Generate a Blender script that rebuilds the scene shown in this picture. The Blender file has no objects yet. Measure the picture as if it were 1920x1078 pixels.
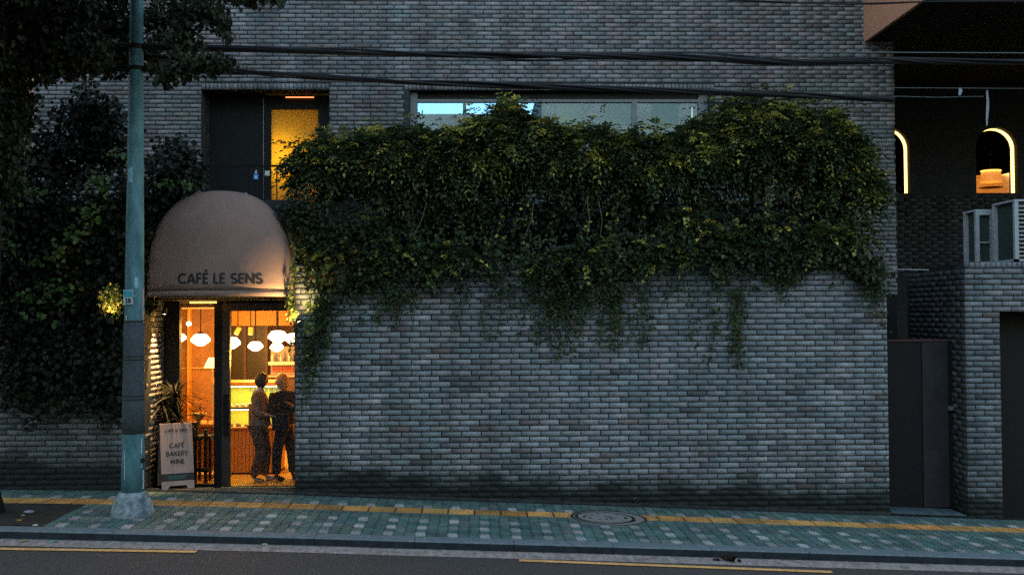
import bpy, bmesh, math, random
import numpy as np
from mathutils import Matrix, Vector, Euler
random.seed(7); RNG = np.random.default_rng(7)
R = math.radians
sc = bpy.context.scene
COL = sc.collection
# ------------------------------------------------------------------ camera
FPX = 2000.0
CAMZ = 2.72
PITCH, YAW, ROLL = R(1.46), R(-1.72), R(-0.3)
cam_d = bpy.data.cameras.new('camera'); cam_d.sensor_width = 36; cam_d.lens = 36 * FPX / 1920
cam_d.clip_start = 0.1; cam_d.clip_end = 1500
cam = bpy.data.objects.new('camera', cam_d); COL.objects.link(cam)
CAMR = Matrix.Rotation(YAW, 3, 'Z') @ Matrix.Rotation(math.pi / 2 + PITCH, 3, 'X') @ Matrix.Rotation(ROLL, 3, 'Z')
cam.matrix_world = Matrix.Translation((0, 0, CAMZ)) @ CAMR.to_4x4()
sc.camera = cam
# ------------------------------------------------------------------ world, sun, exposure
SUN_EL, SUN_AZ = R(8.0), R(-8.0)          # dusk: the sun is low behind the building
w = bpy.data.worlds.new('World'); sc.world = w; w.use_nodes = True
nt = w.node_tree; bg = nt.nodes['Background']
sky = nt.nodes.new('ShaderNodeTexSky'); sky.sky_type = 'NISHITA'; sky.sun_disc = False
sky.sun_elevation = SUN_EL; sky.sun_rotation = SUN_AZ; sky.air_density = 1.0; sky.dust_density = 2.0; sky.ozone_density = .5
nt.links.new(sky.outputs[0], bg.inputs['Color']); bg.inputs['Strength'].default_value = 0.15
sun_d = bpy.data.lights.new('sun', 'SUN'); sun_d.energy = 0.5; sun_d.angle = R(12); sun_d.color = (1, .9, .78)
sun = bpy.data.objects.new('sun', sun_d); COL.objects.link(sun)
sd = Vector((math.sin(SUN_AZ) * math.cos(SUN_EL), math.cos(SUN_AZ) * math.cos(SUN_EL), math.sin(SUN_EL)))
sun.rotation_euler = (-sd).to_track_quat('-Z', 'Y').to_euler()
vs = sc.view_settings; vs.view_transform = 'Standard'; vs.look = 'None'; vs.gamma = 1; vs.use_curve_mapping = False
vs.exposure = 2.5
sc.cycles.use_denoising = False
sc.cycles.max_bounces = 6; sc.cycles.diffuse_bounces = 4; sc.cycles.glossy_bounces = 3
sc.cycles.transparent_max_bounces = 8; sc.cycles.sample_clamp_indirect = .35; sc.cycles.sample_clamp_direct = 0; sc.cycles.use_adaptive_sampling = False; sc.cycles.caustics_reflective = False; sc.cycles.caustics_refractive = False
# ------------------------------------------------------------------ helpers
def P(px, py, Y):
    "point on the vertical plane Y seen at pixel px,py of the 1920 px wide frame"
    d = CAMR @ Vector(((px - 960) / FPX, (539 - py) / FPX, -1))
    t = Y / d.y
    return Vector((d.x * t, Y, CAMZ + d.z * t))
def PX(px, py, Y): return P(px, py, Y).x
def PZ(px, py, Y): return P(px, py, Y).z
YW, YK, YU = 16.1, 13.16, 20.1            # garden wall, kerb edge, upper wall
_wb = [(0, 914), (230, 916), (560, 924), (760, 932), (1100, 943), (1240, 948), (1580, 960), (1920, 972)]
_kb = [(0, 993), (240, 998.5), (580, 1006.5), (760, 1012.4), (1100, 1021.5), (1240, 1026), (1580, 1036), (1920, 1046.5)]
_wx = [P(a, b, YW) for a, b in _wb]; _kx = [P(a, b, YK) for a, b in _kb]
def _ext(pts):
    xs = [p.x for p in pts]; zs = [p.z for p in pts]
    k0 = (zs[1] - zs[0]) / (xs[1] - xs[0]); k1 = (zs[-1] - zs[-2]) / (xs[-1] - xs[-2])
    return [xs[0] - 60] + xs + [xs[-1] + 60], [zs[0] - 60 * k0] + zs + [zs[-1] + 60 * k1]
WX, WZ = _ext(_wx); KX, KZ = _ext(_kx)
def zw(x): return np.interp(x, WX, WZ)
def zk(x): return np.interp(x, KX, KZ)
def zg(x, Y):
    t = np.clip((Y - YK) / (YW - YK), 0, 1)
    return zk(x) * (1 - t) + zw(x) * t
ROADDROP = 0.11
def G(px, py, road=False):
    Y = 14.5
    for _ in range(30):
        p = P(px, py, Y)
        z = (zk(p.x) - ROADDROP) if road else zg(p.x, Y)
        d = CAMR @ Vector(((px - 960) / FPX, (539 - py) / FPX, -1))
        Y = float((z - CAMZ) / d.z * d.y)
    p = P(px, py, Y)
    return p

def tag(o, label=None, cat=None, group=None, kind=None):
    if label: o['label'] = label
    if cat: o['category'] = cat
    if group: o['group'] = group
    if kind: o['kind'] = kind
    return o
def empty(name, loc=(0, 0, 0), rz=0):
    o = bpy.data.objects.new(name, None); COL.objects.link(o); o.location = loc; o.rotation_euler = (0, 0, rz)
    o.empty_display_size = .2
    return o
def link(name, me, m=None, parent=None, smooth=False):
    o = bpy.data.objects.new(name, me); COL.objects.link(o)
    if m is not None and not me.materials: me.materials.append(m)
    if parent is not None: o.parent = parent
    if smooth: me.shade_smooth()
    return o
class MB:
    def __init__(s): s.v = []; s.f = []
    def box(s, x0, x1, y0, y1, z0, z1):
        b = len(s.v)
        s.v += [(x0, y0, z0), (x1, y0, z0), (x1, y1, z0), (x0, y1, z0), (x0, y0, z1), (x1, y0, z1), (x1, y1, z1), (x0, y1, z1)]
        s.f += [(b, b+3, b+2, b+1), (b+4, b+5, b+6, b+7), (b, b+1, b+5, b+4), (b+1, b+2, b+6, b+5), (b+2, b+3, b+7, b+6), (b+3, b, b+4, b+7)]
        return s
    def mbox(s, M, sx, sy, sz):
        b = len(s.v)
        MB.box(s, -sx/2, sx/2, -sy/2, sy/2, -sz/2, sz/2)
        for i in range(b, len(s.v)): s.v[i] = tuple(M @ Vector(s.v[i]))
        return s
    def beam(s, a, c, wx, wy):
        a = Vector(a); c = Vector(c); d = c - a
        q = d.to_track_quat('Z', 'Y').to_matrix().to_4x4()
        return s.mbox(Matrix.Translation((a + c) / 2) @ q, wx, wy, d.length)
    def quad(s, a, b, c, d):
        n = len(s.v); s.v += [tuple(a), tuple(b), tuple(c), tuple(d)]; s.f.append((n, n+1, n+2, n+3)); return s
    def poly(s, pts):
        n = len(s.v); s.v += [tuple(p) for p in pts]; s.f.append(tuple(range(n, n+len(pts)))); return s
    def extr(s, pts2, y0, y1):
        "extrude an x,z outline from y0 to y1"
        n = len(s.v); k = len(pts2)
        s.v += [(x, y0, z) for x, z in pts2] + [(x, y1, z) for x, z in pts2]
        s.f.append(tuple(range(n, n+k))); s.f.append(tuple(range(n+2*k-1, n+k-1, -1)))
        for i in range(k):
            j = (i+1) % k; s.f.append((n+i, n+k+i, n+k+j, n+j))
        return s
    def tube(s, pts, r, n=8, cap=True):
        pts = [Vector(p) for p in pts]; rs = r if isinstance(r, (list, tuple)) else [r] * len(pts)
        rings = []
        for i, p in enumerate(pts):
            t = (pts[min(i+1, len(pts)-1)] - pts[max(i-1, 0)]).normalized()
            u = t.cross(Vector((0, 0, 1))) if abs(t.z) < .95 else t.cross(Vector((0, 1, 0)))
            u.normalize(); v = t.cross(u)
            b = len(s.v)
            for k in range(n):
                a = 2*math.pi*k/n; s.v.append(tuple(p + (u*math.cos(a) + v*math.sin(a)) * rs[i]))
            rings.append(b)
        for i in range(len(rings)-1):
            for k in range(n):
                s.f.append((rings[i]+k, rings[i]+(k+1) % n, rings[i+1]+(k+1) % n, rings[i+1]+k))
        if cap:
            s.f.append(tuple(rings[0]+k for k in range(n-1, -1, -1))); s.f.append(tuple(rings[-1]+k for k in range(n)))
        return s
    def lathe(s, prof, c=(0, 0, 0), n=24, cap=True):
        b = len(s.v); m = len(prof)
        for r, z in prof:
            for k in range(n):
                a = 2*math.pi*k/n; s.v.append((c[0]+r*math.cos(a), c[1]+r*math.sin(a), c[2]+z))
        for i in range(m-1):
            for k in range(n):
                s.f.append((b+i*n+k, b+i*n+(k+1) % n, b+(i+1)*n+(k+1) % n, b+(i+1)*n+k))
        if cap:
            s.f.append(tuple(b+k for k in range(n-1, -1, -1))); s.f.append(tuple(b+(m-1)*n+k for k in range(n)))
        return s
    def mesh(s, name):
        me = bpy.data.meshes.new(name); me.from_pydata(s.v, [], s.f); me.update(); return me
    def build(s, name, m, parent=None, smooth=False, bevel=0):
        o = link(name, s.mesh(name), m, parent, smooth)
        if bevel:
            md = o.modifiers.new('bevel', 'BEVEL'); md.width = bevel; md.segments = 2; md.limit_method = 'ANGLE'
        return o
# ------------------------------------------------------------------ materials
def nodes(name):
    m = bpy.data.materials.new(name); m.use_nodes = True
    t = m.node_tree; return m, t, t.nodes['Principled BSDF'], t.nodes.new, t.links.new
def mat(name, c, rough=.7, metal=0, c2=None, scale=6, bump=0, bscale=None, spec=.3, stretch=None, detail=6, coat=0):
    m, t, b, N, L = nodes(name)
    b.inputs['Base Color'].default_value = (*c, 1); b.inputs['Roughness'].default_value = rough
    b.inputs['Metallic'].default_value = metal; b.inputs['Specular IOR Level'].default_value = spec
    if coat: b.inputs['Coat Weight'].default_value = coat
    geo = N('ShaderNodeNewGeometry'); src = geo.outputs['Position']
    if stretch:
        mp = N('ShaderNodeMapping'); mp.inputs['Scale'].default_value = stretch; L(src, mp.inputs[0]); src = mp.outputs[0]
    if c2:
        n = N('ShaderNodeTexNoise'); n.inputs['Scale'].default_value = scale; n.inputs['Detail'].default_value = detail
        n.inputs['Roughness'].default_value = .65; L(src, n.inputs['Vector'])
        r = N('ShaderNodeValToRGB'); r.color_ramp.elements[0].position = .35; r.color_ramp.elements[1].position = .65
        r.color_ramp.elements[0].color = (*c, 1); r.color_ramp.elements[1].color = (*c2, 1)
        L(n.outputs[0], r.inputs[0]); L(r.outputs[0], b.inputs['Base Color'])
    if bump:
        n2 = N('ShaderNodeTexNoise'); n2.inputs['Scale'].default_value = bscale or scale*6; n2.inputs['Detail'].default_value = 5
        L(src, n2.inputs['Vector'])
        bp = N('ShaderNodeBump'); bp.inputs['Strength'].default_value = bump; bp.inputs['Distance'].default_value = .01
        L(n2.outputs[0], bp.inputs['Height']); L(bp.outputs[0], b.inputs['Normal'])
    return m
def emat(name, c, s):
    m, t, b, N, L = nodes(name)
    b.inputs['Base Color'].default_value = (.8, .8, .8, 1); b.inputs['Emission Color'].default_value = (*c, 1); b.inputs['Emission Strength'].default_value = s
    m.cycles.emission_sampling = 'NONE'
    return m
def tone_mat(name, attr, rough=.85, dirt=False, grain=(30, 30, 160), speck=True):
    "brick or paver: one tone per piece (object colour or face attribute) with grain, specks and damp dirt"
    m, t, b, N, L = nodes(name)
    if attr: a = N('ShaderNodeAttribute'); a.attribute_name = 'tone'; c = a.outputs['Color']
    else: a = N('ShaderNodeObjectInfo'); c = a.outputs['Color']
    geo = N('ShaderNodeNewGeometry'); pos = geo.outputs['Position']
    mp = N('ShaderNodeMapping'); mp.inputs['Scale'].default_value = grain; L(pos, mp.inputs[0])
    n = N('ShaderNodeTexNoise'); n.inputs['Scale'].default_value = 1; n.inputs['Detail'].default_value = 4; n.inputs['Roughness'].default_value = .7
    L(mp.outputs[0], n.inputs['Vector'])
    mr = N('ShaderNodeMapRange'); mr.inputs['From Min'].default_value = .3; mr.inputs['From Max'].default_value = .7
    mr.inputs['To Min'].default_value = .5; mr.inputs['To Max'].default_value = 1.48; L(n.outputs[0], mr.inputs[0])
    mul = N('ShaderNodeVectorMath'); mul.operation = 'SCALE'; L(c, mul.inputs[0]); L(mr.outputs[0], mul.inputs['Scale'])
    out = mul.outputs[0]
    # large uneven weathering in hue
    n3 = N('ShaderNodeTexNoise'); n3.inputs['Scale'].default_value = 2.2; n3.inputs['Detail'].default_value = 5; L(pos, n3.inputs['Vector'])
    r3 = N('ShaderNodeValToRGB'); r3.color_ramp.elements[0].position = .35; r3.color_ramp.elements[1].position = .7
    r3.color_ramp.elements[0].color = (.84, .97, 1.0, 1); r3.color_ramp.elements[1].color = (1.1, 1.02, 1.05, 1); L(n3.outputs[0], r3.inputs[0])
    mps = N('ShaderNodeMapping'); mps.inputs['Scale'].default_value = (2.6, 2.6, .35); L(pos, mps.inputs[0])
    nst = N('ShaderNodeTexNoise'); nst.inputs['Scale'].default_value = 1; nst.inputs['Detail'].default_value = 6; nst.inputs['Roughness'].default_value = .6; L(mps.outputs[0], nst.inputs['Vector'])
    mst = N('ShaderNodeMapRange'); mst.inputs['From Min'].default_value = .36; mst.inputs['From Max'].default_value = .62; mst.inputs['To Min'].default_value = .72; mst.inputs['To Max'].default_value = 1.12; L(nst.outputs[0], mst.inputs[0])
    sst = N('ShaderNodeVectorMath'); sst.operation = 'SCALE'; L(out, sst.inputs[0]); L(mst.outputs[0], sst.inputs['Scale']); out = sst.outputs[0]
    m3 = N('ShaderNodeVectorMath'); m3.operation = 'MULTIPLY'; L(out, m3.inputs[0]); L(r3.outputs[0], m3.inputs[1]); out = m3.outputs[0]
    if dirt:
        # damp, mossy dirt along the foot of the wall, following the slope of the pavement
        sep = N('ShaderNodeSeparateXYZ'); L(pos, sep.inputs[0])
        slope = (WZ[6] - WZ[3]) / (WX[6] - WX[3]); z0 = WZ[3] - slope * WX[3]
        k = N('ShaderNodeMath'); k.operation = 'MULTIPLY_ADD'; k.inputs[1].default_value = -slope; L(sep.outputs[0], k.inputs[0]); L(sep.outputs[2], k.inputs[2])
        mpd = N('ShaderNodeMapping'); mpd.inputs['Scale'].default_value = (1.6, 1.6, 5); L(pos, mpd.inputs[0])
        nd = N('ShaderNodeTexNoise'); nd.inputs['Scale'].default_value = 1; nd.inputs['Detail'].default_value = 7; nd.inputs['Roughness'].default_value = .65; L(mpd.outputs[0], nd.inputs['Vector'])
        k2 = N('ShaderNodeMath'); k2.operation = 'MULTIPLY_ADD'; k2.inputs[1].default_value = -.75; L(nd.outputs[0], k2.inputs[0]); L(k.outputs[0], k2.inputs[2])
        mrd = N('ShaderNodeMapRange'); mrd.inputs['From Min'].default_value = z0 - .20; mrd.inputs['From Max'].default_value = z0 + .20; mrd.interpolation_type = 'SMOOTHSTEP'
        L(k2.outputs[0], mrd.inputs[0])
        mx = N('ShaderNodeMix'); mx.data_type = 'RGBA'; L(mrd.outputs[0], mx.inputs[0]); mx.inputs[6].default_value = (.017, .022, .020, 1); L(out, mx.inputs[7]); out = mx.outputs[2]
    if speck:
        ns = N('ShaderNodeTexNoise'); ns.inputs['Scale'].default_value = 55; ns.inputs['Detail'].default_value = 2; L(pos, ns.inputs['Vector'])
        ms = N('ShaderNodeMapRange'); ms.inputs['From Min'].default_value = .74; ms.inputs['From Max'].default_value = .80; ms.inputs['To Max'].default_value = .55; L(ns.outputs[0], ms.inputs[0])
        mx2 = N('ShaderNodeMix'); mx2.data_type = 'RGBA'; L(ms.outputs[0], mx2.inputs[0]); L(out, mx2.inputs[6]); mx2.inputs[7].default_value = (.55, .58, .6, 1); out = mx2.outputs[2]
    L(out, b.inputs['Base Color']); b.inputs['Roughness'].default_value = rough; b.inputs['Specular IOR Level'].default_value = .25
    bp = N('ShaderNodeBump'); bp.inputs['Strength'].default_value = .5; bp.inputs['Distance'].default_value = .006; L(n.outputs[0], bp.inputs['Height']); L(bp.outputs[0], b.inputs['Normal'])
    return m
def glass_mat(name, refl=.08, tint=(1, 1, 1), rough=.0, gtint=(1, 1, 1)):
    m, t, b, N, L = nodes(name); t.nodes.remove(b)
    tr = N('ShaderNodeBsdfTransparent'); tr.inputs[0].default_value = (*tint, 1)
    gl = N('ShaderNodeBsdfGlossy'); gl.inputs['Roughness'].default_value = rough; gl.inputs['Color'].default_value = (*gtint, 1)
    fr = N('ShaderNodeFresnel'); fr.inputs[0].default_value = 1.5
    ad = N('ShaderNodeMath'); ad.inputs[1].default_value = refl; L(fr.outputs[0], ad.inputs[0])
    mx = N('ShaderNodeMixShader'); L(ad.outputs[0], mx.inputs[0]); L(tr.outputs[0], mx.inputs[1]); L(gl.outputs[0], mx.inputs[2])
    L(mx.outputs[0], t.nodes['Material Output'].inputs[0])
    return m
def frosted(name, c):
    m, t, b, N, L = nodes(name); tl = N('ShaderNodeBsdfTranslucent'); tl.inputs[0].default_value = (*c, 1)
    b.inputs['Base Color'].default_value = (*c, 1); b.inputs['Roughness'].default_value = .6
    mx = N('ShaderNodeMixShader'); mx.inputs[0].default_value = .85; L(b.outputs[0], mx.inputs[1]); L(tl.outputs[0], mx.inputs[2]); L(mx.outputs[0], t.nodes['Material Output'].inputs[0]); return m
def leaf_mat(name, trans=.25):
    m, t, b, N, L = nodes(name)
    a = N('ShaderNodeAttribute'); a.attribute_name = 'tone'
    L(a.outputs['Color'], b.inputs['Base Color']); b.inputs['Roughness'].default_value = .5; b.inputs['Specular IOR Level'].default_value = .35
    tl = N('ShaderNodeBsdfTranslucent'); L(a.outputs['Color'], tl.inputs[0])
    mx = N('ShaderNodeMixShader'); mx.inputs[0].default_value = trans; L(b.outputs[0], mx.inputs[1]); L(tl.outputs[0], mx.inputs[2])
    L(mx.outputs[0], t.nodes['Material Output'].inputs[0])
    return m
M = {}
M['brick'] = tone_mat('brick_piece', False, dirt=True); M['brick_s'] = tone_mat('brick_joined', True, dirt=True)
M['paver'] = tone_mat('paver_piece', False, grain=(60, 60, 60)); M['paver_s'] = tone_mat('paver_joined', True, grain=(60, 60, 60))
M['mortar'] = mat('mortar', (.016, .020, .023), .95, c2=(.038, .044, .048), scale=9, bump=.5)
M['dark'] = mat('dark_plaster', (.010, .0105, .0115), .9, c2=(.015, .016, .017), scale=4, bump=.3)
M['asphalt'] = mat('asphalt', (.045, .037, .034), .9, c2=(.098, .084, .077), scale=45, bump=1.0, bscale=130)
M['bed'] = mat('paver_bed', (.004, .008, .009), .95, c2=(.010, .013, .013), scale=30)
M['kerb'] = mat('kerb_granite', (.10, .14, .16), .85, c2=(.18, .20, .205), scale=14, bump=.4, bscale=120)
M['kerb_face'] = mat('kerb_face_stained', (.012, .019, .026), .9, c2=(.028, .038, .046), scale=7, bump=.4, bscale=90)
M['gutter'] = mat('gutter_concrete', (.20, .16, .145), .9, c2=(.42, .34, .31), scale=7, bump=.6, bscale=60, stretch=(2, .8, 1))
M['yellow'] = mat('road_paint_yellow', (.62, .31, .10), .75, c2=(.90, .48, .17), scale=12, bump=.3)
M['soil'] = mat('soil', (.012, .012, .010), .95, c2=(.04, .034, .024), scale=14, bump=1, bscale=40)
M['ground'] = mat('ground', (.08, .08, .08), .95, c2=(.12, .12, .11), scale=2)
M['black_metal'] = mat('black_metal', (.008, .008, .009), .6, c2=(.012, .012, .013), scale=12, spec=.2)
M['blackish'] = mat('blackish_surface', (.006, .0065, .007), .9, c2=(.010, .011, .011), scale=8, spec=.1)
M['bronze'] = mat('bronze_frame', (.035, .028, .024), .45, c2=(.05, .04, .033), scale=8, spec=.5)
M['grey_frame'] = mat('grey_window_frame', (.13, .15, .16), .5, c2=(.17, .19, .2), scale=8)
M['awning'] = mat('awning_canvas', (.20, .132, .114), .95, c2=(.245, .165, .143), scale=1.6, bump=.5, bscale=9, spec=.15)
M['black'] = mat('black_lettering', (.012, .012, .013), .6)
M['white_letter'] = mat('white_lettering', (.75, .74, .72), .6)
M['board'] = mat('sign_board', (.24, .185, .18), .6, c2=(.27, .21, .20), scale=6)
M['pole'] = mat('pole_paint', (.030, .105, .135), .6, c2=(.10, .225, .26), scale=7, bump=.3, bscale=30, stretch=(1, 1, .35))
M['pole_base'] = mat('pole_foot_concrete', (.07, .11, .135), .85, c2=(.30, .35, .38), scale=9, bump=.8, bscale=40)
M['wrap'] = mat('pole_wrap', (.045, .06, .072), .8, c2=(.065, .085, .10), scale=20, bump=1, bscale=160)
M['cable'] = mat('cable_rubber', (.008, .008, .009), .5)
M['wire'] = mat('thin_wire', (.12, .15, .17), .5)
M['bark'] = mat('bark', (.007, .006, .005), .95, c2=(.015, .013, .011), scale=9, bump=1, bscale=25, stretch=(3, 3, .6))
M['stem'] = mat('vine_stem', (.045, .035, .022), .9, c2=(.09, .07, .045), scale=30)
M['leaf'] = leaf_mat('leaf_surface')
M['glass'] = glass_mat('cafe_glass', -.018)
M['arch_glass'] = glass_mat('arch_glass', -.2)
M['mirror_glass'] = glass_mat('window_glass', .50, (.35, .5, .5), gtint=(.30, .56, .95))
M['peach'] = mat('peach_render', (.42, .19, .12), .9, c2=(.48, .22, .145), scale=2, bump=.3, bscale=60)
M['iron'] = mat('cast_iron', (.012, .010, .010), .8, c2=(.022, .018, .017), scale=30, bump=.6)
M['cover'] = mat('cover_concrete', (.17, .165, .16), .85, c2=(.29, .265, .25), scale=25, bump=.5)
M['doorstep'] = mat('doorstep_stone', (.09, .075, .065), .8, c2=(.14, .115, .10), scale=8, bump=.4)
M['wood'] = mat('orange_wood', (.55, .24, .05), .5, c2=(.68, .33, .07), scale=10, stretch=(6, 6, .8))
M['dkwood'] = mat('dark_wood', (.08, .04, .025), .5, c2=(.12, .06, .035), scale=8, stretch=(5, 5, .7))
M['plaster'] = mat('warm_plaster', (.50, .33, .17), .9, c2=(.58, .40, .22), scale=3, bump=.3)
M['floor'] = mat('cafe_floor', (.68, .50, .14), .5, c2=(.75, .56, .18), scale=3)
M['ceil'] = mat('cafe_ceiling', (.30, .20, .12), .9)
M['white'] = mat('white_enamel', (.6, .6, .58), .5, c2=(.68, .68, .66), scale=8)
M['steel'] = mat('steel', (.45, .46, .47), .35, metal=.8)
M['terracotta'] = mat('ochre_pot', (.50, .30, .10), .7, c2=(.58, .36, .13), scale=10)
M['ac'] = mat('unit_casing', (.30, .33, .35), .5, c2=(.36, .39, .41), scale=5)
M['coil'] = mat('unit_coil', (.02, .035, .032), .6, c2=(.035, .055, .05), scale=20)
M['lamp_white'] = emat('opal_lamp', (1, .80, .45), 1.15)
M['led'] = emat('led_strip', (1, .60, .14), .9)
M['case_light'] = emat('case_light', (.9, 1, .55), 1)
M['bulb'] = emat('bulb', (1, .75, .4), 6)
M['skin'] = mat('skin', (.50, .30, .20), .6)
M['hair_dark'] = mat('dark_hair', (.018, .013, .011), .6, c2=(.035, .025, .02), scale=60)
M['hair_blond'] = mat('blond_hair', (.50, .28, .09), .6, c2=(.62, .38, .14), scale=50, stretch=(1, 1, .3))
M['jacket_brown'] = mat('brown_jacket', (.15, .10, .065), .85, c2=(.34, .24, .16), scale=12, bump=.6, bscale=22, stretch=(2, 2, .5))
M['trousers_brown'] = mat('brown_trousers', (.06, .042, .03), .9, c2=(.15, .10, .07), scale=14, bump=.5, bscale=20, stretch=(2, 2, .5))
M['jacket_black'] = mat('black_jacket', (.012, .012, .013), .8, c2=(.03, .028, .028), scale=12, bump=.5, bscale=22)
M['trousers_dark'] = mat('dark_trousers', (.018, .017, .018), .9, c2=(.04, .035, .03), scale=14, bump=.5, bscale=20)
M['shirt'] = mat('yellow_shirt', (.55, .42, .12), .9)
M['shoe'] = mat('light_shoe', (.35, .28, .2), .7)
M['shoe_dark'] = mat('dark_shoe', (.03, .025, .02), .6)

def tones_front(n):
    base = np.array([(.185, .215, .235), (.21, .24, .26), (.16, .19, .21), (.24, .26, .28), (.225, .215, .24), (.115, .13, .138), (.17, .135, .13), (.27, .26, .25), (.165, .22, .225)])
    w_ = np.array([.22, .2, .16, .12, .11, .06, .03, .03, .07])
    c = base[RNG.choice(len(base), n, p=w_/w_.sum())]; c = c*.55 + .45*c.mean(1, keepdims=True)*np.array((1.0, 1.0, 1.02))
    return np.clip(c * RNG.uniform(.88, 1.26, (n, 1)), 0, 1)
def tones_upper(n):
    base = np.array([(.19, .21, .23), (.22, .235, .25), (.16, .185, .205), (.24, .245, .26), (.225, .21, .225), (.15, .14, .145), (.21, .185, .17), (.27, .255, .26), (.17, .215, .225)])
    w_ = np.array([.2, .2, .16, .12, .12, .06, .05, .04, .05])
    c = base[RNG.choice(len(base), n, p=w_/w_.sum())]; c = c*.6 + .4*c.mean(1, keepdims=True)*np.array((.94, 1.02, 1.07))
    return np.clip(c * RNG.uniform(.8, 1.1, (n, 1)) * np.array((.96, .88, .86)), 0, 1)
def set_tone(me, cols):
    a = me.attributes.new('tone', 'FLOAT_COLOR', 'POINT')
    c = np.ones((len(me.vertices), 4), np.float32); c[:, :3] = cols
    a.data.foreach_set('color', c.ravel())
def np_mesh(name, V, F):
    "V (n,3), F (m,4) or (m,3)"
    me = bpy.data.meshes.new(name); k = F.shape[1]
    me.vertices.add(len(V)); me.vertices.foreach_set('co', V.astype(np.float32).ravel())
    me.loops.add(F.size); me.loops.foreach_set('vertex_index', F.astype(np.int32).ravel())
    me.polygons.add(len(F)); me.polygons.foreach_set('loop_start', np.arange(0, F.size, k, dtype=np.int32))
    me.update(calc_edges=True); me.validate(); return me
# ------------------------------------------------------------------ bricks
BF = np.array([(0, 1, 2, 3), (1, 5, 6, 2), (5, 4, 7, 6), (4, 0, 3, 7), (3, 2, 6, 7), (4, 5, 1, 0)])
def brick_verts(L_, H_, D_, n, jit=.003):
    "n bricks: local corner arrays (n,8,3): u, depth (0 front .. D back), w"
    u = np.array([0, 1, 1, 0, 0, 1, 1, 0]); d = np.array([0, 0, 0, 0, 1, 1, 1, 1]); h = np.array([0, 0, 1, 1, 0, 0, 1, 1])
    V = np.zeros((n, 8, 3)); V[:, :, 0] = u * np.reshape(L_, (-1, 1)); V[:, :, 1] = d * D_; V[:, :, 2] = h * np.reshape(H_, (-1, 1))
    J = RNG.uniform(-jit, jit, (n, 8, 3)); J[:, 4:, 1] = 0; J[:, :, 1] *= .8
    return V + J
def bricks(parent, O, U, N_, u0, u1, z0, z1, pu, pz, tones, holes=(), nparts=0, pick=None, phase=0., joint=.016, foot=None, proud=.014, soldiers=()):
    """courses of bricks on the plane through O (u along U, outward normal N_), z from z0 up;
       holes: (ua, ub, za, zb); nparts of them become single objects called brick, the rest one joined mesh"""
    U = Vector(U).normalized(); N_ = Vector(N_).normalized(); O = Vector(O)
    lst = []
    r = 0; z = z0
    while z < z1 - .02:
        zt = min(z + pz, z1)
        off = (r % 2) * .5 * pu + phase + (RNG.uniform(-.02, .02) if True else 0)
        k = math.floor((u0 - off) / pu); us = off + k * pu
        while us < u1:
            a, b = us, us + pu; us += pu
            segs = [(max(a, u0), min(b, u1))]
            for ha, hb, za, zb in holes:
                if z + pz * .5 > za and z + pz * .5 < zb:
                    ns = []
                    for s0, s1 in segs:
                        if hb <= s0 or ha >= s1: ns.append((s0, s1)); continue
                        if s0 < ha: ns.append((s0, ha))
                        if s1 > hb: ns.append((hb, s1))
                    segs = ns
            for s0, s1 in segs:
                if s1 - s0 < .045: continue
                if foot is not None:
                    if zt < foot((s0 + s1) / 2) - .02: continue
                lst.append((s0 + joint/2, z + joint/2, s1 - s0 - joint, zt - z - joint))
        z += pz; r += 1
    for sa, sb, za, zb, pw in soldiers:
        n = max(1, round((sb - sa) / pw)); q = (sb - sa) / n
        for i in range(n): lst.append((sa + i*q + joint*.35, za + joint/2, q - joint*.7, zb - za - joint))
    A = np.array(lst); n = len(A)
    col = tones(n)
    B = brick_verts(A[:, 2], A[:, 3], .03, n)
    px = RNG.uniform(-.004, .004, n) + proud
    Un = np.array(U); Nn = np.array(N_); On = np.array(O)
    full = np.array([abs(l[2] - (pu - joint)) < .001 and abs(l[3] - (pz - joint)) < .001 for l in lst])
    chosen = set()
    if nparts:
        idx = [i for i in range(n) if full[i] and (pick is None or pick(lst[i][0], lst[i][1]))]
        if len(idx) > nparts:
            idx = sorted(idx, key=lambda i: -px_score(On + Un*lst[i][0] + np.array((0, 0, lst[i][1]))))[:nparts]
        chosen = set(idx)
        # six slightly different bricks share their meshes
        VV = brick_verts(np.full(6, pu - joint), np.full(6, pz - joint), .03, 6)
        meshes = []
        for k in range(6):
            v = VV[k]; w3 = v[:, 0:1]*Un + v[:, 1:2]*(-Nn) + np.array([0, 0, 1.])*v[:, 2:3]
            me = np_mesh('brick', w3, BF); me.materials.append(M['brick']); meshes.append(me)
        for i in idx:
            o = bpy.data.objects.new('brick', meshes[i % 6]); COL.objects.link(o); o.parent = parent
            o.location = On + Un*lst[i][0] + Nn*px[i] + np.array((0, 0, lst[i][1])); o.color = (*col[i], 1)
            o.location = Vector(o.location) - parent.location
            o.rotation_euler = (0, random.uniform(-.004, .004), 0)
    rest = np.array([i for i in range(n) if i not in chosen], dtype=int)
    if len(rest):
        b = B[rest]
        base = On + A[rest, 0:1]*Un + px[rest][:, None]*Nn + A[rest, 1:2]*np.array([0, 0, 1.])
        W = base[:, None, :] + b[:, :, 0:1]*Un + b[:, :, 1:2]*(-Nn) + b[:, :, 2:3]*np.array([0, 0, 1.])
        W = W - np.array(parent.location)
        F = (np.arange(len(rest))[:, None, None]*8 + BF[None]).reshape(-1, 4)
        me = np_mesh('brickwork', W.reshape(-1, 3), F); set_tone(me, np.repeat(col[rest], 8, 0))
        o = link('brickwork', me, M['brick_s'], parent)
        if nparts or len(rest) > 300 or True: o['kind'] = 'stuff'
    return lst
def px_score(p): return -abs(p[0] - 2.0) - .3*abs(p[2] - 1.5)
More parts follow.
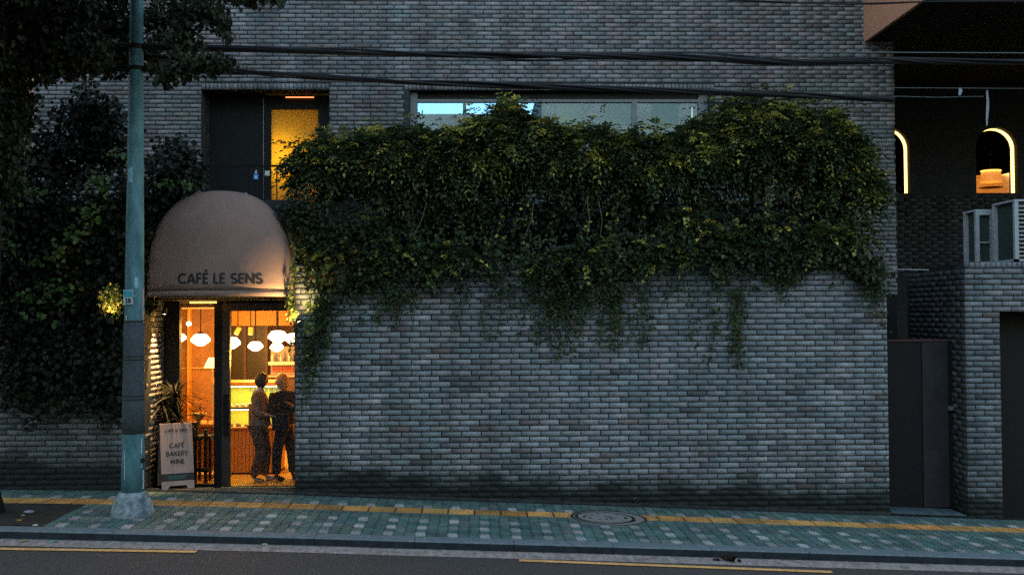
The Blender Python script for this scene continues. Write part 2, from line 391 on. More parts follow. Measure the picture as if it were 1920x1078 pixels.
def body_with_holes(mb, x0, x1, y0, y1, z0, z1, holes):
    xs = sorted(set([x0, x1] + [h[i] for h in holes for i in (0, 1) if x0 < h[i] < x1]))
    for a, b in zip(xs, xs[1:]):
        cur = z0
        for ha, hb, za, zb in sorted([h for h in holes if h[0] <= a + 1e-6 and h[1] >= b - 1e-6], key=lambda h: h[2]):
            if za > cur: mb.box(a, b, y0, y1, cur, za)
            cur = max(cur, zb)
        if cur < z1: mb.box(a, b, y0, y1, cur, z1)

# ================================================================== SETTING
def strip(name, m, xs, prof, kind='structure'):
    "prof: list of functions x -> (Y, z)"
    v = []; f = []; n = len(prof)
    for x in xs:
        for p in prof: Y, z = p(x); v.append((x, Y, z))
    for i in range(len(xs)-1):
        for j in range(n-1):
            a = i*n+j; f.append((a, a+n, a+n+1, a+1))
    me = bpy.data.meshes.new(name); me.from_pydata(v, [], f); me.update()
    o = link(name, me, m); o['kind'] = kind; return o
XS = [-60, -30, -15] + list(np.arange(-10, 12.01, .5)) + [18, 30, 60]
strip('ground', M['ground'], [-500, -60] + list(np.arange(-50, 51, 5)) + [60, 500],
      [lambda x: (-500, float(zk(np.clip(x, -60, 60))) - .8), lambda x: (YK, float(zk(np.clip(x, -60, 60))) - .8), lambda x: (500, float(zk(np.clip(x, -60, 60))) - .8)])
strip('road', M['asphalt'], XS, [lambda x: (-6, float(zk(x)) - ROADDROP), lambda x: (12.81, float(zk(x)) - ROADDROP)])
strip('gutter', M['gutter'], XS, [lambda x: (12.80, float(zk(x)) - ROADDROP + .004), lambda x: (13.17, float(zk(x)) - ROADDROP + .006)])
# yellow edge lines
def road_line(xa, xb, ya, yb, name, lab):
    v = []; f = []; n = 14
    for i in range(n+1):
        t = i/n; c = G(xa + (xb-xa)*t, ya + (yb-ya)*t, True)
        for dy in (-.055, .055):
            v.append((c.x, c.y + dy, float(zk(c.x)) - ROADDROP + .010))
    for i in range(n): f.append((2*i, 2*i+2, 2*i+3, 2*i+1))
    me = bpy.data.meshes.new(name); me.from_pydata(v, [], f); o = link(name, me, M['yellow']); o['kind'] = 'structure'; o['label'] = lab
road_line(-60, 368, 1028.6, 1035, 'road_marking', 'yellow edge line ending left of the frame centre')
road_line(973, 1560, 1051, 1073, 'road_marking', 'yellow edge line in the right half of the road edge')
# kerb
kerb = empty('kerb'); kerb['kind'] = 'structure'
KY0, KY1 = YK, 13.41
kj0 = PX(777, 1013, YK); kp = 1.22
for i in range(-6, 9):
    xa, xb = kj0 + i*kp + .004, kj0 + (i+1)*kp - .004
    za, zb = float(zk(xa)), float(zk(xb))
    b = MB(); c = .018
    sec = [(KY0 + .012, -.16), (KY0, -c), (KY0 + c, 0), (KY1, 0), (KY1, -.16)]
    for x, z in ((xa, za), (xb, zb)):
        for yy, dz in sec: b.v.append((x, yy + random.uniform(-.001, .001), z + dz))
    for k in range(5): b.f.append((k, 5+k, 5+(k+1) % 5, (k+1) % 5))
    b.f += [(4, 3, 2, 1, 0), (5, 6, 7, 8, 9)]
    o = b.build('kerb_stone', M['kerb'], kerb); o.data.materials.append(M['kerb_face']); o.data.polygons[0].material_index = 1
# sidewalk
side = empty('sidewalk'); side['kind'] = 'structure'
bedv = strip('paver_bed', M['bed'], XS, [lambda x: (KY1, float(zg(x, KY1)) - .010), lambda x: (YW, float(zg(x, YW)) - .010), lambda x: (YW + .12, float(zw(x)) - .010)])
bedv.parent = side
PIT_X = PX(85, 985, 13.5)
PIT_Y1 = 14.85
mh = G(1134, 970.5)
MH_R = .50
PU, PV = .1350, .2150
xph = -.36 - PU/2        # a white paver is centred on x = -.36
def zigzag_piece(u0, v0, lu, lv, amp=.022, g=.019, zoff=0):
    "plan outline of a paver whose long sides zigzag; returns top vertices"
    ys = np.linspace(0, 1, 9); pts = []
    wob = [0, amp*.6, 0, -amp*.6, 0, amp*.6, 0, -amp*.6, 0]
    left = [(u0 + g/2*1 + wob[i], v0 + g/2 + (lv - g)*ys[i]) for i in range(9)]
    right = [(u0 + lu - g/2 + wob[i], v0 + g/2 + (lv - g)*ys[i]) for i in range(9)]
    return left + right[::-1]
def paver_geom(outline, zf, th=.02, dz=0):
    n = len(outline)
    top = [(x, y, zf(x, y) + dz) for x, y in outline]; bot = [(x, y, zf(x, y) - th) for x, y in outline]
    return top + bot, [tuple(range(n-1, -1, -1))] + [((i+1) % n, i, n+i, n+(i+1) % n)[::-1] for i in range(n)]
pavers = []
def pv_row(vstart, whites):
    k0 = math.floor((-9.2 - xph)/PU); k1 = math.ceil((9.8 - xph)/PU)
    for k in range(k0, k1):
        u = xph + k*PU
        cx, cy = u + PU/2, vstart + PV/2
        if cx < PIT_X and cy < PIT_Y1: continue
        if math.hypot(cx - mh.x, cy - mh.y) < MH_R - .03: continue
        isw = whites and (k % 3 == 0)
        # broken by hand: some whites missing near the pole
        pavers.append((u, vstart, isw))
for r in range(7): pv_row(KY1 + .004 + r*PV, r in (0, 2, 4))
YB0 = KY1 + .004 + 7*PV + .004; YB1 = YB0 + .37       # yellow band
for r in range(3): pv_row(YB1 + .004 + r*PV if r < 4 else 0, r == 0)
gt = np.array([(.090, .155, .132), (.105, .168, .142), (.080, .136, .127), (.128, .170, .143), (.098, .142, .140)])
def zgf(x, y): return float(zg(x, y))
wt = np.array([(.36, .34, .33), (.28, .27, .265), (.41, .375, .355)])
order = sorted(range(len(pavers)), key=lambda i: (pavers[i][1] > KY1 + 3*PV + .02, abs(pavers[i][0] - 0.2)))
inframe = [i for i in order if -6.2 < pavers[i][0] < 6.7]
pset = set(inframe[:300])
V = []; F = []; C = []
proto = {}
for i, (u, v, isw) in enumerate(pavers):
    col = (wt[random.randrange(3)] if isw else gt[random.randrange(5)]) * random.uniform(.85, 1.15)
    dz = random.uniform(-.0025, .0025) + (.002 if isw else 0)
    if i in pset:
        if 'p' not in proto:
            vs_, fs_ = paver_geom(zigzag_piece(-PU/2, -PV/2, PU, PV), lambda x, y: 0)
            me = bpy.data.meshes.new('paver'); me.from_pydata(vs_, [], fs_); me.materials.append(M['paver']); proto['p'] = me
        o = bpy.data.objects.new('paver', proto['p']); COL.objects.link(o); o.parent = side
        cx, cy = u + PU/2, v + PV/2
        o.location = (cx, cy, zgf(cx, cy) + dz); o.color = (*col, 1)
        sx = (zgf(cx+.1, cy) - zgf(cx-.1, cy))/.2; sy = (zgf(cx, cy+.1) - zgf(cx, cy-.1))/.2
        o.rotation_euler = (math.atan(sy), -math.atan(sx), 0)
        if isw: o['label'] = 'pale grey paver'
    else:
        vs_, fs_ = paver_geom(zigzag_piece(u, v, PU, PV), zgf, dz=dz)
        b0 = len(V); V += vs_; F += [tuple(b0+k for k in f) for f in fs_]; C += [col]*len(vs_)
me = bpy.data.meshes.new('paving'); me.from_pydata(V, [], F); set_tone(me, np.array(C))
o = link('paving', me, M['paver_s'], side); o['kind'] = 'stuff'
# yellow tactile band: each slab is a part with raised bars
tx = PX(791.5, 957, 15.17)
i0 = math.floor((-8 - tx)/.37)
for i in range(i0, i0 + 46):
    u = tx + i*.37; cx = u + .185; cy = (YB0 + YB1)/2
    if math.hypot(cx - mh.x, cy - mh.y) < MH_R + .02: 
        continue
    b = MB(); vs_, fs_ = paver_geom([(u+.010, YB0+.004), (u+.010, YB1-.008), (u+.360, YB1-.008), (u+.360, YB0+.004)], zgf, dz=.001)
    b.v += vs_; b.f += fs_
    for k in range(4):
        y0 = YB0 + .045 + k*.085
        vs_, fs_ = paver_geom([(u+.03, y0), (u+.03, y0+.03), (u+.34, y0+.03), (u+.34, y0)], zgf, dz=.006)
        n0 = len(b.v); b.v += vs_; b.f += [tuple(n0+q for q in f) for f in fs_]
    me = b.mesh('tactile_paver'); c = np.array((.62, .32, .10))*random.uniform(.62, 1.12); 
    if random.random() < .25: c = c*np.array((.95, .85, .8))
    o = link('tactile_paver', me, M['paver'], side); o.color = (*c, 1)
# tree pit
pv = [(-30, KY1), (PIT_X, KY1), (PIT_X - .03, PIT_Y1), (-30, PIT_Y1)]
b = MB()
xs_ = np.linspace(-9, PIT_X, 14); ys_ = np.linspace(KY1, PIT_Y1, 9)
for x in xs_:
    for y in ys_: b.v.append((x, y, zgf(x, y) - .006 + random.uniform(0, .02)*(y < PIT_Y1-.05 and x < PIT_X-.05)))
for i in range(len(xs_)-1):
    for j in range(len(ys_)-1): a = i*9+j; b.f.append((a, a+9, a+10, a+1))
o = b.build('tree_pit_soil', M['soil'], None, True); o['kind'] = 'structure'
# gap filler between the band and manhole left out slabs: plain concrete collar comes with the cover
man = empty('manhole_cover', (mh.x, mh.y, zgf(mh.x, mh.y))); tag(man, 'round manhole cover with black ring set in the green pavement', 'manhole cover')
sx = (zgf(mh.x+.3, mh.y) - zgf(mh.x-.3, mh.y))/.6; sy = (zgf(mh.x, mh.y+.3) - zgf(mh.x, mh.y-.3))/.6
man.rotation_euler = (math.atan(sy), -math.atan(sx), 0)
MB().lathe([(.40, .006), (.535, .006), (.54, -.02)], (.045, -.01, 0), 48, cap=False).build('collar', M['cover'], man)
MB().lathe([(.375, .0085), (.425, .0085), (.425, .002)], (0, 0, 0), 48, cap=False).build('ring', M['iron'], man)
MB().lathe([(.5, .0095), (.535, .0095)], (.055, -.01, 0), 48, cap=False).build('outer_joint', M['iron'], man)
MB().lathe([(.38, .0), (.378, .009), (.01, .0092)], (0, 0, 0), 48).build('lid', M['cover'], man)
b = MB()
for k in range(14):
    a = k*2.4; r_ = .06 + .27*((k*37 % 14)/14); b.mbox(Matrix.Translation((r_*math.cos(a), r_*math.sin(a), .0105)) @ Matrix.Rotation(a, 4, 'Z'), .05, .022, .003)
for s_ in (-1, 1): b.mbox(Matrix.Translation((s_*.29, 0, .0105)), .035, .11, .004)
o = b.build('slot', M['iron'], man); o['kind'] = 'stuff'

# ================================================================== MAIN BUILDING (upper wall)
ub = empty('brick_building', (0, 0, 0))
tag(ub, 'large grey brick building set back above the terrace behind the hedge', 'building')
UX0, UX1 = PX(62, 160, YU), PX(1680, 340, YU)
DX0, DX1, DZ1 = PX(378, 200, YU), PX(617, 200, YU), PZ(500, 169, YU)
WX0, WX1, WZ1 = PX(768, 200, YU), PX(1330, 200, YU), PZ(1050, 170, YU)
WZ0 = PZ(1050, 330, YU); TZ = 3.05
holesU = [(DX0, DX1, TZ - 1, DZ1), (WX0, WX1, WZ0, WZ1)]
b = MB(); body_with_holes(b, UX0, UX1 - .01, YU, YU + .35, TZ, 11.0, holesU)
b.build('wall', M['mortar'], ub)
SH = .125
hb = [(DX0 - .0, DX1, TZ - 1, DZ1 + SH), (WX0 - .1, WX1 + .1, WZ0, WZ1 + SH)]
bricks(ub, (0, YU, 0), (1, 0, 0), (0, -1, 0), UX0, UX1, TZ, 9.2, .3075, .0812, tones_upper, holes=hb, nparts=300,
       pick=lambda u, z: 6.2 < z < 8.8 and -4 < u < 7, phase=.1,
       soldiers=[(DX0, DX1, DZ1, DZ1 + SH, .075), (WX0 - .1, WX1 + .1, WZ1, WZ1 + SH, .075)])
# right return wall and the back of the building
MB().box(UX1 - .3, UX1 - .012, YU + .36, 23.9, TZ, 11).build('side_wall', M['mortar'], ub)
MB().box(-1.9, UX1 - .01, YU + .02, YU + .35, -1.5, TZ - .001).build('unseen_base_wall', M['dark'], ub)  # unseen wall, added to keep low sun from leaking under the terrace
# recess around the balcony door
b = MB(); b.box(DX0 - .1, DX1 + .1, YU + .36, YU + .42, DZ1, DZ1 + .3)
DY = YU + .55
b = MB()
b.box(DX0 - .15, DX0 - .005, YU + .352, DY + 1.8, TZ, DZ1 + .1); b.box(DX1 + .005, DX1 + .15, YU + .352, DY + 1.8, TZ, DZ1 + .1)
b.box(DX0 - .15, DX1 + .15, YU + .352, DY + 1.8, DZ1 + .105, DZ1 + .25)
gx0, gx1 = PX(509, 300, DY), PX(597, 300, DY); gz1 = PZ(550, 206, DY)
fx0, fx1 = PX(497, 300, DY), PX(613, 300, DY)
b.box(DX0 + .0, fx0 - .004, DY, DY + .08, TZ, DZ1 + .1)                 # dark panel left of the door
b.build('recess', M['dark'], ub)
dr = empty('balcony_door'); dr.parent = ub
b = MB(); b.box(fx0, gx0, DY - .03, DY + .05, TZ, DZ1); b.box(gx1, DX1 - .002, DY - .03, DY + .05, TZ, DZ1); b.box(gx0, gx1, DY - .03, DY + .05, gz1, DZ1); b.box(gx0, gx1, DY - .03, DY + .05, TZ, TZ + .15)
b.build('door_frame', M['black_metal'], dr)
MB().box(gx0, gx1, DY + .005, DY + .009, TZ + .15, gz1).build('pane', frosted('frosted_film', (.93, .70, .14)), dr)
MB().tube([(PX(494, 200, DY - .1), DY - .1, PZ(494, 185, DY)), (PX(494, 200, DY - .1), DY - .1, TZ)], .009, 8).build('door_post', M['grey_frame'], ub)
p = P(562, 183, DY - .06); MB().box(p.x - .27, p.x + .27, DY - .07, DY - .055, p.z - .008, p.z + .008).build('reflection_strip', emat('red_reflection', (1, .25, .08), .5), ub)  # glowing bar put in for a lamp's reflection
p = P(501, 325, DY - .06); b = MB(); b.box(p.x - .045, p.x + .045, DY - .06, DY - .045, p.z - .045, p.z + .045); b.build('notice_plate', M['white'], dr)
# small room behind it
rm = MB(); ry0, ry1 = DY + .09, DY + 1.7
rm.box(fx0 - .35, DX1 + .15, ry1, ry1 + .05, TZ, DZ1 + .1)
rm.box(fx0 - .40, fx0 - .35, ry0, ry1, TZ, DZ1 + .1)
rm.box(DX1 - .001, DX1 + .004, ry0, ry1, TZ, DZ1 + .1)
o = rm.build('room_wall', mat('ochre_wall', (.72, .42, .06), .8), ub)
p = P(533, 300, DY + .36)
lamp_t = empty('wall_lamp', p); tag(lamp_t, 'bright yellow lamp behind the glass of the upper balcony door', 'lamp')
MB().lathe([(.01, -.1), (.07, -.07), (.09, 0), (.07, .07), (.01, .1)], n=16).build('globe', emat('globe_yellow', (1, .8, .3), 2), lamp_t, True)
MB().tube([(0, 0, .1), (0, .1, .16), (0, 1.25, .16)], .012, 6).build('bracket', M['steel'], lamp_t)
def point(name, loc, e, c, r=.05, parent=None, kind='POINT', **k):
    d = bpy.data.lights.new(name, kind); d.energy = e; d.color = c
    if kind != 'AREA': d.shadow_soft_size = r
    for a_, v_ in k.items(): setattr(d, a_, v_)
    o = bpy.data.objects.new(name, d); COL.objects.link(o); o.location = loc
    if parent is not None: o.parent = parent
    return o
point('globe_light', (0, -.13, 0), 3.2, (1, .78, .33), .06, lamp_t)
# sign on the dark panel
sg = P(480, 327, DY - .02)
t = empty('door_sign', (sg.x, DY - .012, sg.z)); tag(t, 'small blue pictogram sign on the dark panel left of the balcony door', 'sign')
b = MB(); b.extr([(-.045, -.1), (.045, -.1), (.045, 0), (-.045, 0)], -.006, 0); b.build('blue_plate', emat('blue_plate', (.05, .25, .8), .0) if False else mat('blue_plate', (.08, .30, .75), .5), t)
b = MB(); b.lathe([(.0, 0), (.022, 0), (.022, .002)], n=12); ob = MB(); 
ob.extr([(-.022, -.078), (.022, -.078), (.022, -.03), (-.022, -.03)], -.009, -.0065); ob.extr([(-.012, .012), (.012, .012), (.012, .05), (-.012, .05)], -.009, -.0)
ob.extr([(-.03, .025), (.03, .025), (.03, .035), (-.03, .035)], -.0085, -.0005); ob.extr([(-.012, .056), (.012, .056), (.012, .08), (-.012, .08)], -.009, -.0)
ob.build('pictogram', mat('sign_print', (.6, .66, .8), .5), t)
# long window
win = empty('window'); win.parent = ub
GY = YU + .2
b = MB(); fw = .09
def wx(px): return PX(px, 200, GY)
zt = PZ(1000, 193, GY)
b.box(WX0 + .004, wx(783), GY - .06, GY + .06, WZ0, WZ1 - .004); b.box(wx(1308), WX1 - .004, GY - .06, GY + .06, WZ0, WZ1 - .004)
b.box(wx(783), wx(1308), GY - .06, GY + .06, zt, zt + .055); b.box(wx(1184), wx(1194), GY - .06, GY + .06, WZ0, zt); b.box(wx(868), wx(874), GY - .05, GY + .05, WZ0, zt)
b.box(wx(783), wx(1308), GY - .06, GY + .06, WZ0, WZ0 + .06)
b.build('frame', M['grey_frame'], win)
MB().box(wx(783), wx(1308), GY - .02, GY + .06, zt + .058, WZ1 - .004).build('header_panel', M['black_metal'], win)
for a_, c_ in ((783, 868), (874, 1184), (1194, 1308)):
    MB().box(wx(a_), wx(c_), GY, GY + .012, WZ0 + .06, zt).build('pane', M['mirror_glass'], win)
b = MB(); b.box(WX0, WX1, GY + 1.5, GY + 1.55, WZ0 - .3, WZ1 + .2); b.box(WX0 - .1, WX0 - .02, YU + .352, GY + 1.5, WZ0, WZ1 + .2); b.box(WX1 + .02, WX1 + .1, YU + .352, GY + 1.5, WZ0, WZ1 + .2)
b.box(WX0 - .1, WX1 + .1, YU + .352, GY + 1.5, WZ1 + .01, WZ1 + .1); b.box(WX0 - .1, WX1 + .1, YU + .352, GY + 1.5, WZ0 - .1, WZ0 - .01)
b.build('room_shell', mat('room_dim', (.18, .16, .14), .9), win)
# blinds behind the right panes
b = MB()
for k in range(16):
    z = WZ0 + .1 + k*.06
    b.box(wx(1245), wx(1305), GY + .25, GY + .28, z, z + .035); b.box(wx(1085), wx(1160), GY + .25, GY + .28, z, z + .035)
b.build('blind', mat('blind_slat', (.5, .3, .22), .7), win)

# terrace slab
o = MB().box(UX0, PX(1668, 500, YW) - .02, YW + .305, YU - .02, TZ - .08, TZ).build('terrace_floor', M['dark']); o['kind'] = 'structure'

# ================================================================== GARDEN WALL (front)
GX0, GX1 = PX(553, 750, YW), PX(1665, 730, YW)
GZ1 = PZ(1500, 492, YW)
gw = empty('garden_wall', (0, 0, 0)); tag(gw, 'long grey brick garden wall under the hedge, right of the cafe door', 'wall')
MB().box(GX0, GX1 - .012, YW, YW + .3, -1.2, GZ1 - .012).build('wall_core', M['mortar'], gw)
MB().box(GX1 - .3, GX1 - .012, YW + .3, 18.6, -1.2, GZ1 - .012).build('return_wall', M['mortar'], gw)
SZ = GZ1 - .105
bricks(gw, (0, YW, 0), (1, 0, 0), (0, -1, 0), GX0, GX1, SZ - 60*.0833, SZ, .2995, .0833, tones_front, nparts=300,
       pick=lambda u, z: float(zw(u)) + .35 < z < 2.35, foot=lambda u: float(zw(u)), soldiers=[(GX0, GX1, SZ, GZ1, .083)])
# footing along the foot of the wall
b = MB()
for i in range(20):
    xa = GX0 + (GX1 - GX0)*i/20; xb = GX0 + (GX1 - GX0)*(i+1)/20
    n0 = len(b.v)
    for x in (xa, xb): b.v += [(x, YW - .03, float(zw(x)) - .02), (x, YW - .03, float(zw(x)) + .025), (x, YW + .0, float(zw(x)) + .03)]
    b.f += [(n0, n0+3, n0+4, n0+1), (n0+1, n0+4, n0+5, n0+2)]
b.build('footing', mat('wall_footing', (.02, .024, .025), .9, c2=(.05, .055, .055), scale=9), gw)
pp = P(1191, 937, YW - .03)
b = MB(); b.tube([(pp.x, YW + .02, pp.z), (pp.x, YW - .06, pp.z)], .028, 14, cap=False); b.tube([(pp.x, YW - .06, pp.z), (pp.x, YW + .02, pp.z)], .02, 14, cap=False)
b.build('drain_pipe_end', mat('pipe_grey', (.22, .26, .28), .6), gw)

# entrance wall: left of and above the door
EX1 = PX(272, 750, YW); EX0 = PX(-90, 800, YW) ; EZ1 = PZ(450, 375, YW); LZ = PZ(400, 558, YW)
ew = empty('entrance_wall', (0, 0, 0)); tag(ew, 'dark ivy covered brick wall left of and above the cafe door', 'wall')
b = MB(); b.box(EX0, EX1, YW, YW + .28, -1.2, EZ1); b.box(EX1, GX0 - .002, YW, YW + .3, LZ, EZ1); b.box(GX0 - .002, GX0 + 1.1, YW + .31, YW + .42, GZ1, EZ1)
b.box(EX1 - .3, EX1 - .016, YW + .28, YW + 1.1, -1.2, LZ + .1)
b.build('wall_core', M['mortar'], ew)
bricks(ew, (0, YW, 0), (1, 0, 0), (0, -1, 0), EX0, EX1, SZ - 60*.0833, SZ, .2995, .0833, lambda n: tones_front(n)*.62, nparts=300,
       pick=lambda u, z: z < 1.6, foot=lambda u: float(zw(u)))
# reveal bricks (lit by the little downlight, its warmth also painted into the tones)
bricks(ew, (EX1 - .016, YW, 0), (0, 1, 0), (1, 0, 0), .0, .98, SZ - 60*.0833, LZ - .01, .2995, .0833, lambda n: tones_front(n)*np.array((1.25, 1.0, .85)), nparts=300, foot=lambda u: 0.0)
MB().box(GX0 + .002, GX0 + .28, YW + .30, YW + 1.1, -1.2, LZ + .1).build('right_jamb', M['mortar'], ew)
# soffit over the recess
MB().box(EX1 - .3, GX0 + .3, YW + .302, YW + 1.35, LZ + .105, LZ + .2).build('soffit', M['plaster'], ew)
# balcony railing on the terrace edge
RY = 16.5
rl = empty('balcony_railing', (0, 0, 0)); tag(rl, 'thin black metal balcony railing above the awning', 'railing')
rz1 = PZ(500, 311, RY); rx0, rx1 = PX(372, 330, RY), PX(640, 330, RY)
MB().box(rx0, rx1, RY - .015, RY + .015, rz1 - .02, rz1 + .01).build('top_rail', M['black_metal'], rl)
MB().box(rx0, rx1, RY - .012, RY + .012, TZ + .1, TZ + .13).build('bottom_rail', M['black_metal'], rl)
nx = PX(519, 340, RY)
for k in range(-6, 6):
    x = nx + k*26.0*RY/2000
    if rx0 < x < rx1: MB().box(x - .008, x + .008, RY - .008, RY + .008, TZ + .13, rz1 - .02).build('baluster', M['black_metal'], rl)
# small teal ornament on the railing ledge
p = P(461, 356, 16.25); t = tag(MB().lathe([(.001, 0), (.045, .0), (.04, .05), (.02, .08), (.028, .11), (.001, .13)], n=12).build('figurine', mat('teal_glaze', (.04, .35, .36), .4), None, True), 'tiny teal ornament standing on the ledge above the awning', 'ornament')
t.location = (p.x, p.y, EZ1 if abs(p.z - EZ1) < .3 else p.z); 

# ================================================================== CAFE SHOPFRONT
SY = 17.08
sf = empty('shopfront', (0, 0, 0)); tag(sf, 'dark framed glass shopfront with a glass door under the awning', 'shopfront')
def sx_(px): return PX(px, 750, SY)
FZ0 = PZ(490, 912, SY)
TOPZ = PZ(480, 583, SY); CEILZ = LZ + .1
xl, xm0, xm1, xr = sx_(338), sx_(403), sx_(432), sx_(553)
b = MB(); b.box(EX1 + .001, xl, SY - .05, SY + .06, FZ0 - .2, CEILZ); b.build('side_panel', M['black_metal'], sf)
b = MB(); b.box(xm0, xm0 + (xm1-xm0)*.45, SY - .06, SY + .06, FZ0 - .1, CEILZ); b.build('post', M['black_metal'], sf)
b = MB(); b.box(xm0 + (xm1-xm0)*.46, xm1, SY - .04, SY + .04, FZ0 - .02, TOPZ + .12); b.box(xr, xr + .09, SY - .04, SY + .04, FZ0 - .02, TOPZ + .12); b.box(xm1, xr, SY - .04, SY + .04, TOPZ, TOPZ + .12)
b.box(xm1, xr, SY - .03, SY + .03, FZ0 - .02, FZ0 + .012)
door = empty('door'); door.parent = sf
b.build('door_frame', M['bronze'], door)
MB().box(xm1, xr, SY - .006, SY + .006, FZ0 + .012, TOPZ).build('pane', M['glass'], door)
hx = xm1 - .05
MB().box(hx - .04, hx + .03, SY - .1, SY - .07, PZ(430, 815, SY), PZ(430, 738, SY)).build('handle', M['black_metal'], door)
MB().box(xl, xm0, SY - .006, SY + .006, FZ0 + .05, PZ(370, 572, SY)).build('pane', M['glass'], sf)
MB().box(xl, xm0, SY - .04, SY + .04, FZ0 - .1, FZ0 + .05).build('sill', M['black_metal'], sf); b = MB()
b.box(xm1, xr + .09, SY - .03, SY + .05, TOPZ + .125, CEILZ)
b.build('transom', M['black_metal'], sf)
MB().box(xl, xm0, SY - .05, SY + .05, PZ(370, 569, SY), CEILZ).build('transom_panel', M['plaster'], sf)
ds = MB()
n0 = 0
xa_, xb_ = EX1 + .002, GX0 - .002
ds.v = [(xa_, YW, float(zw(xa_)) + .012), (xb_, YW, float(zw(xb_)) + .012), (xb_, SY - .06, FZ0 - .004), (xa_, SY - .06, FZ0 - .004)]; ds.v += [(x, y, -.5) for x, y, z in ds.v]
ds.f = [(0, 1, 2, 3), (4, 5, 1, 0), (5, 6, 2, 1), (6, 7, 3, 2), (7, 4, 0, 3), (7, 6, 5, 4)]; o = ds.build('doorstep', M['doorstep']); tag(o, 'brown stone doorstep in front of the lit cafe door', 'doorstep')
# amber glow bar, a painted lamp reflection under the canopy
p = P(381, 567, 16.75); t = empty('amber_reflection', p); tag(t, 'short amber bar painted as a lamp reflection above the shopfront window', 'light')
MB().box(-.2, .2, -.03, .03, -.012, .012).build('tube', emat('amber_glow', (1, .5, .07), .7), t)  # emission stands in for the reflected lamp
MB().box(-.21, .21, -.04, .04, .0125, .03).build('housing', M['steel'], t)  # backing of the painted reflection

# ------------------------------------------------------------------ stroke lettering
def arc(cx, cy, rx, ry, a0, a1, n=14): return [(cx + rx*math.cos(R(a0 + (a1-a0)*i/n)), cy + ry*math.sin(R(a0 + (a1-a0)*i/n))) for i in range(n+1)]
SF = {
 'C': (.86, [arc(.5, .5, .43, .43, 48, 312, 20)]),
 'A': (.86, [[(.07, .04), (.43, .95)], [(.43, .95), (.79, .04)], [(.21, .3), (.65, .3)]]),
 'F': (.56, [[(.1, 0), (.1, 1)], [(.1, .93), (.5, .93)], [(.1, .52), (.46, .52)]]),
 'E': (.56, [[(.1, 0), (.1, 1)], [(.1, .93), (.5, .93)], [(.1, .52), (.47, .52)], [(.1, .07), (.5, .07)]]),
 'L': (.52, [[(.1, 0), (.1, 1)], [(.1, .07), (.48, .07)]]),
 'S': (.62, [arc(.31, .715, .215, .215, 35, 262, 14) + arc(.31, .27, .24, .205, 88, -150, 14)]),
 'N': (.82, [[(.1, 0), (.1, 1)], [(.1, .95), (.72, .05)], [(.72, 0), (.72, 1)]]),
 'B': (.62, [[(.1, 0), (.1, 1)], [(.1, .93), (.3, .93)] + arc(.3, .73, .18, .2, 90, -90, 10) + [(.1, .53)], [(.3, .53)] + arc(.32, .3, .22, .23, 90, -90, 10) + [(.1, .07)]]),
 'K': (.68, [[(.1, 0), (.1, 1)], [(.6, .96), (.12, .45)], [(.25, .58), (.64, .03)]]),
 'R': (.64, [[(.1, 0), (.1, 1)], [(.1, .93), (.32, .93)] + arc(.32, .7, .2, .23, 90, -90, 10) + [(.1, .47)], [(.28, .47), (.58, .03)]]),
 'Y': (.74, [[(.06, .97), (.37, .48)], [(.68, .97), (.37, .48)], [(.37, .5), (.37, 0)]]),
 'W': (1.12, [[(.06, .97), (.3, .06)], [(.3, .06), (.56, .9)], [(.56, .9), (.82, .06)], [(.82, .06), (1.06, .97)]]),
 'I': (.22, [[(.11, 0), (.11, 1)]]),
 '1': (.5, [[(.3, 0), (.3, 1)], [(.3, .97), (.08, .78)], [(.1, .06), (.5, .06)]]),
 '8': (.66, [arc(.33, .72, .2, .2, 0, 360, 16), arc(.33, .27, .25, .22, 0, 360, 16)]),
 ' ': (.34, []),
}
SF['É'] = (SF['E'][0], SF['E'][1] + [[(.22, 1.12), (.42, 1.33)]])
def lettering(text, f, h, w=.15, align='c', track=.04, center=(0, 0), th=.003):
    "f(u, v, d) -> point; d is the height above the surface"
    tw = sum(SF[c][0] + track for c in text) * h - track*h
    u = center[0] - (tw/2 if align == 'c' else 0); v0 = center[1] - h/2
    b = MB(); lay = 0
    for c in text:
        wd, strokes = SF[c]
        for s_ in strokes:
            s_ = list(s_)
            for i in range(len(s_)-1):
                (x0, y0), (x1, y1) = s_[i], s_[i+1]
                d = math.hypot(x1-x0, y1-y0)
                if d < 1e-6: continue
                lay += 1; k = max(1, int(d*h/.03)); tx_, ty_ = (x1-x0)/d, (y1-y0)/d; nx_, ny_ = -ty_*w/2, tx_*w/2
                e = w*.12
                xa, ya, xb, yb = x0 - tx_*e*(i > 0), y0 - ty_*e*(i > 0), x1 + tx_*e*(i < len(s_)-2), y1 + ty_*e*(i < len(s_)-2)
                dd = th + (lay % 7)*.00025
                for q in range(k):
                    p0 = (xa + (xb-xa)*q/k, ya + (yb-ya)*q/k); p1 = (xa + (xb-xa)*(q+1)/k, ya + (yb-ya)*(q+1)/k)
                    pts = [(p0[0]-nx_, p0[1]-ny_), (p1[0]-nx_, p1[1]-ny_), (p1[0]+nx_, p1[1]+ny_), (p0[0]+nx_, p0[1]+ny_)]
                    b.quad(*[f(u + x*h, v0 + y*h, dd) for x, y in pts])
        u += (wd + track)*h
    return b
# lettering on the door glass
cg = P(497, 730, SY - .012)
lettering('CAFÉ LE SENS', lambda u, v, d: (cg.x + u, SY - .008 - d, cg.z + v), .062, .16).build('lettering', M['white_letter'], door)

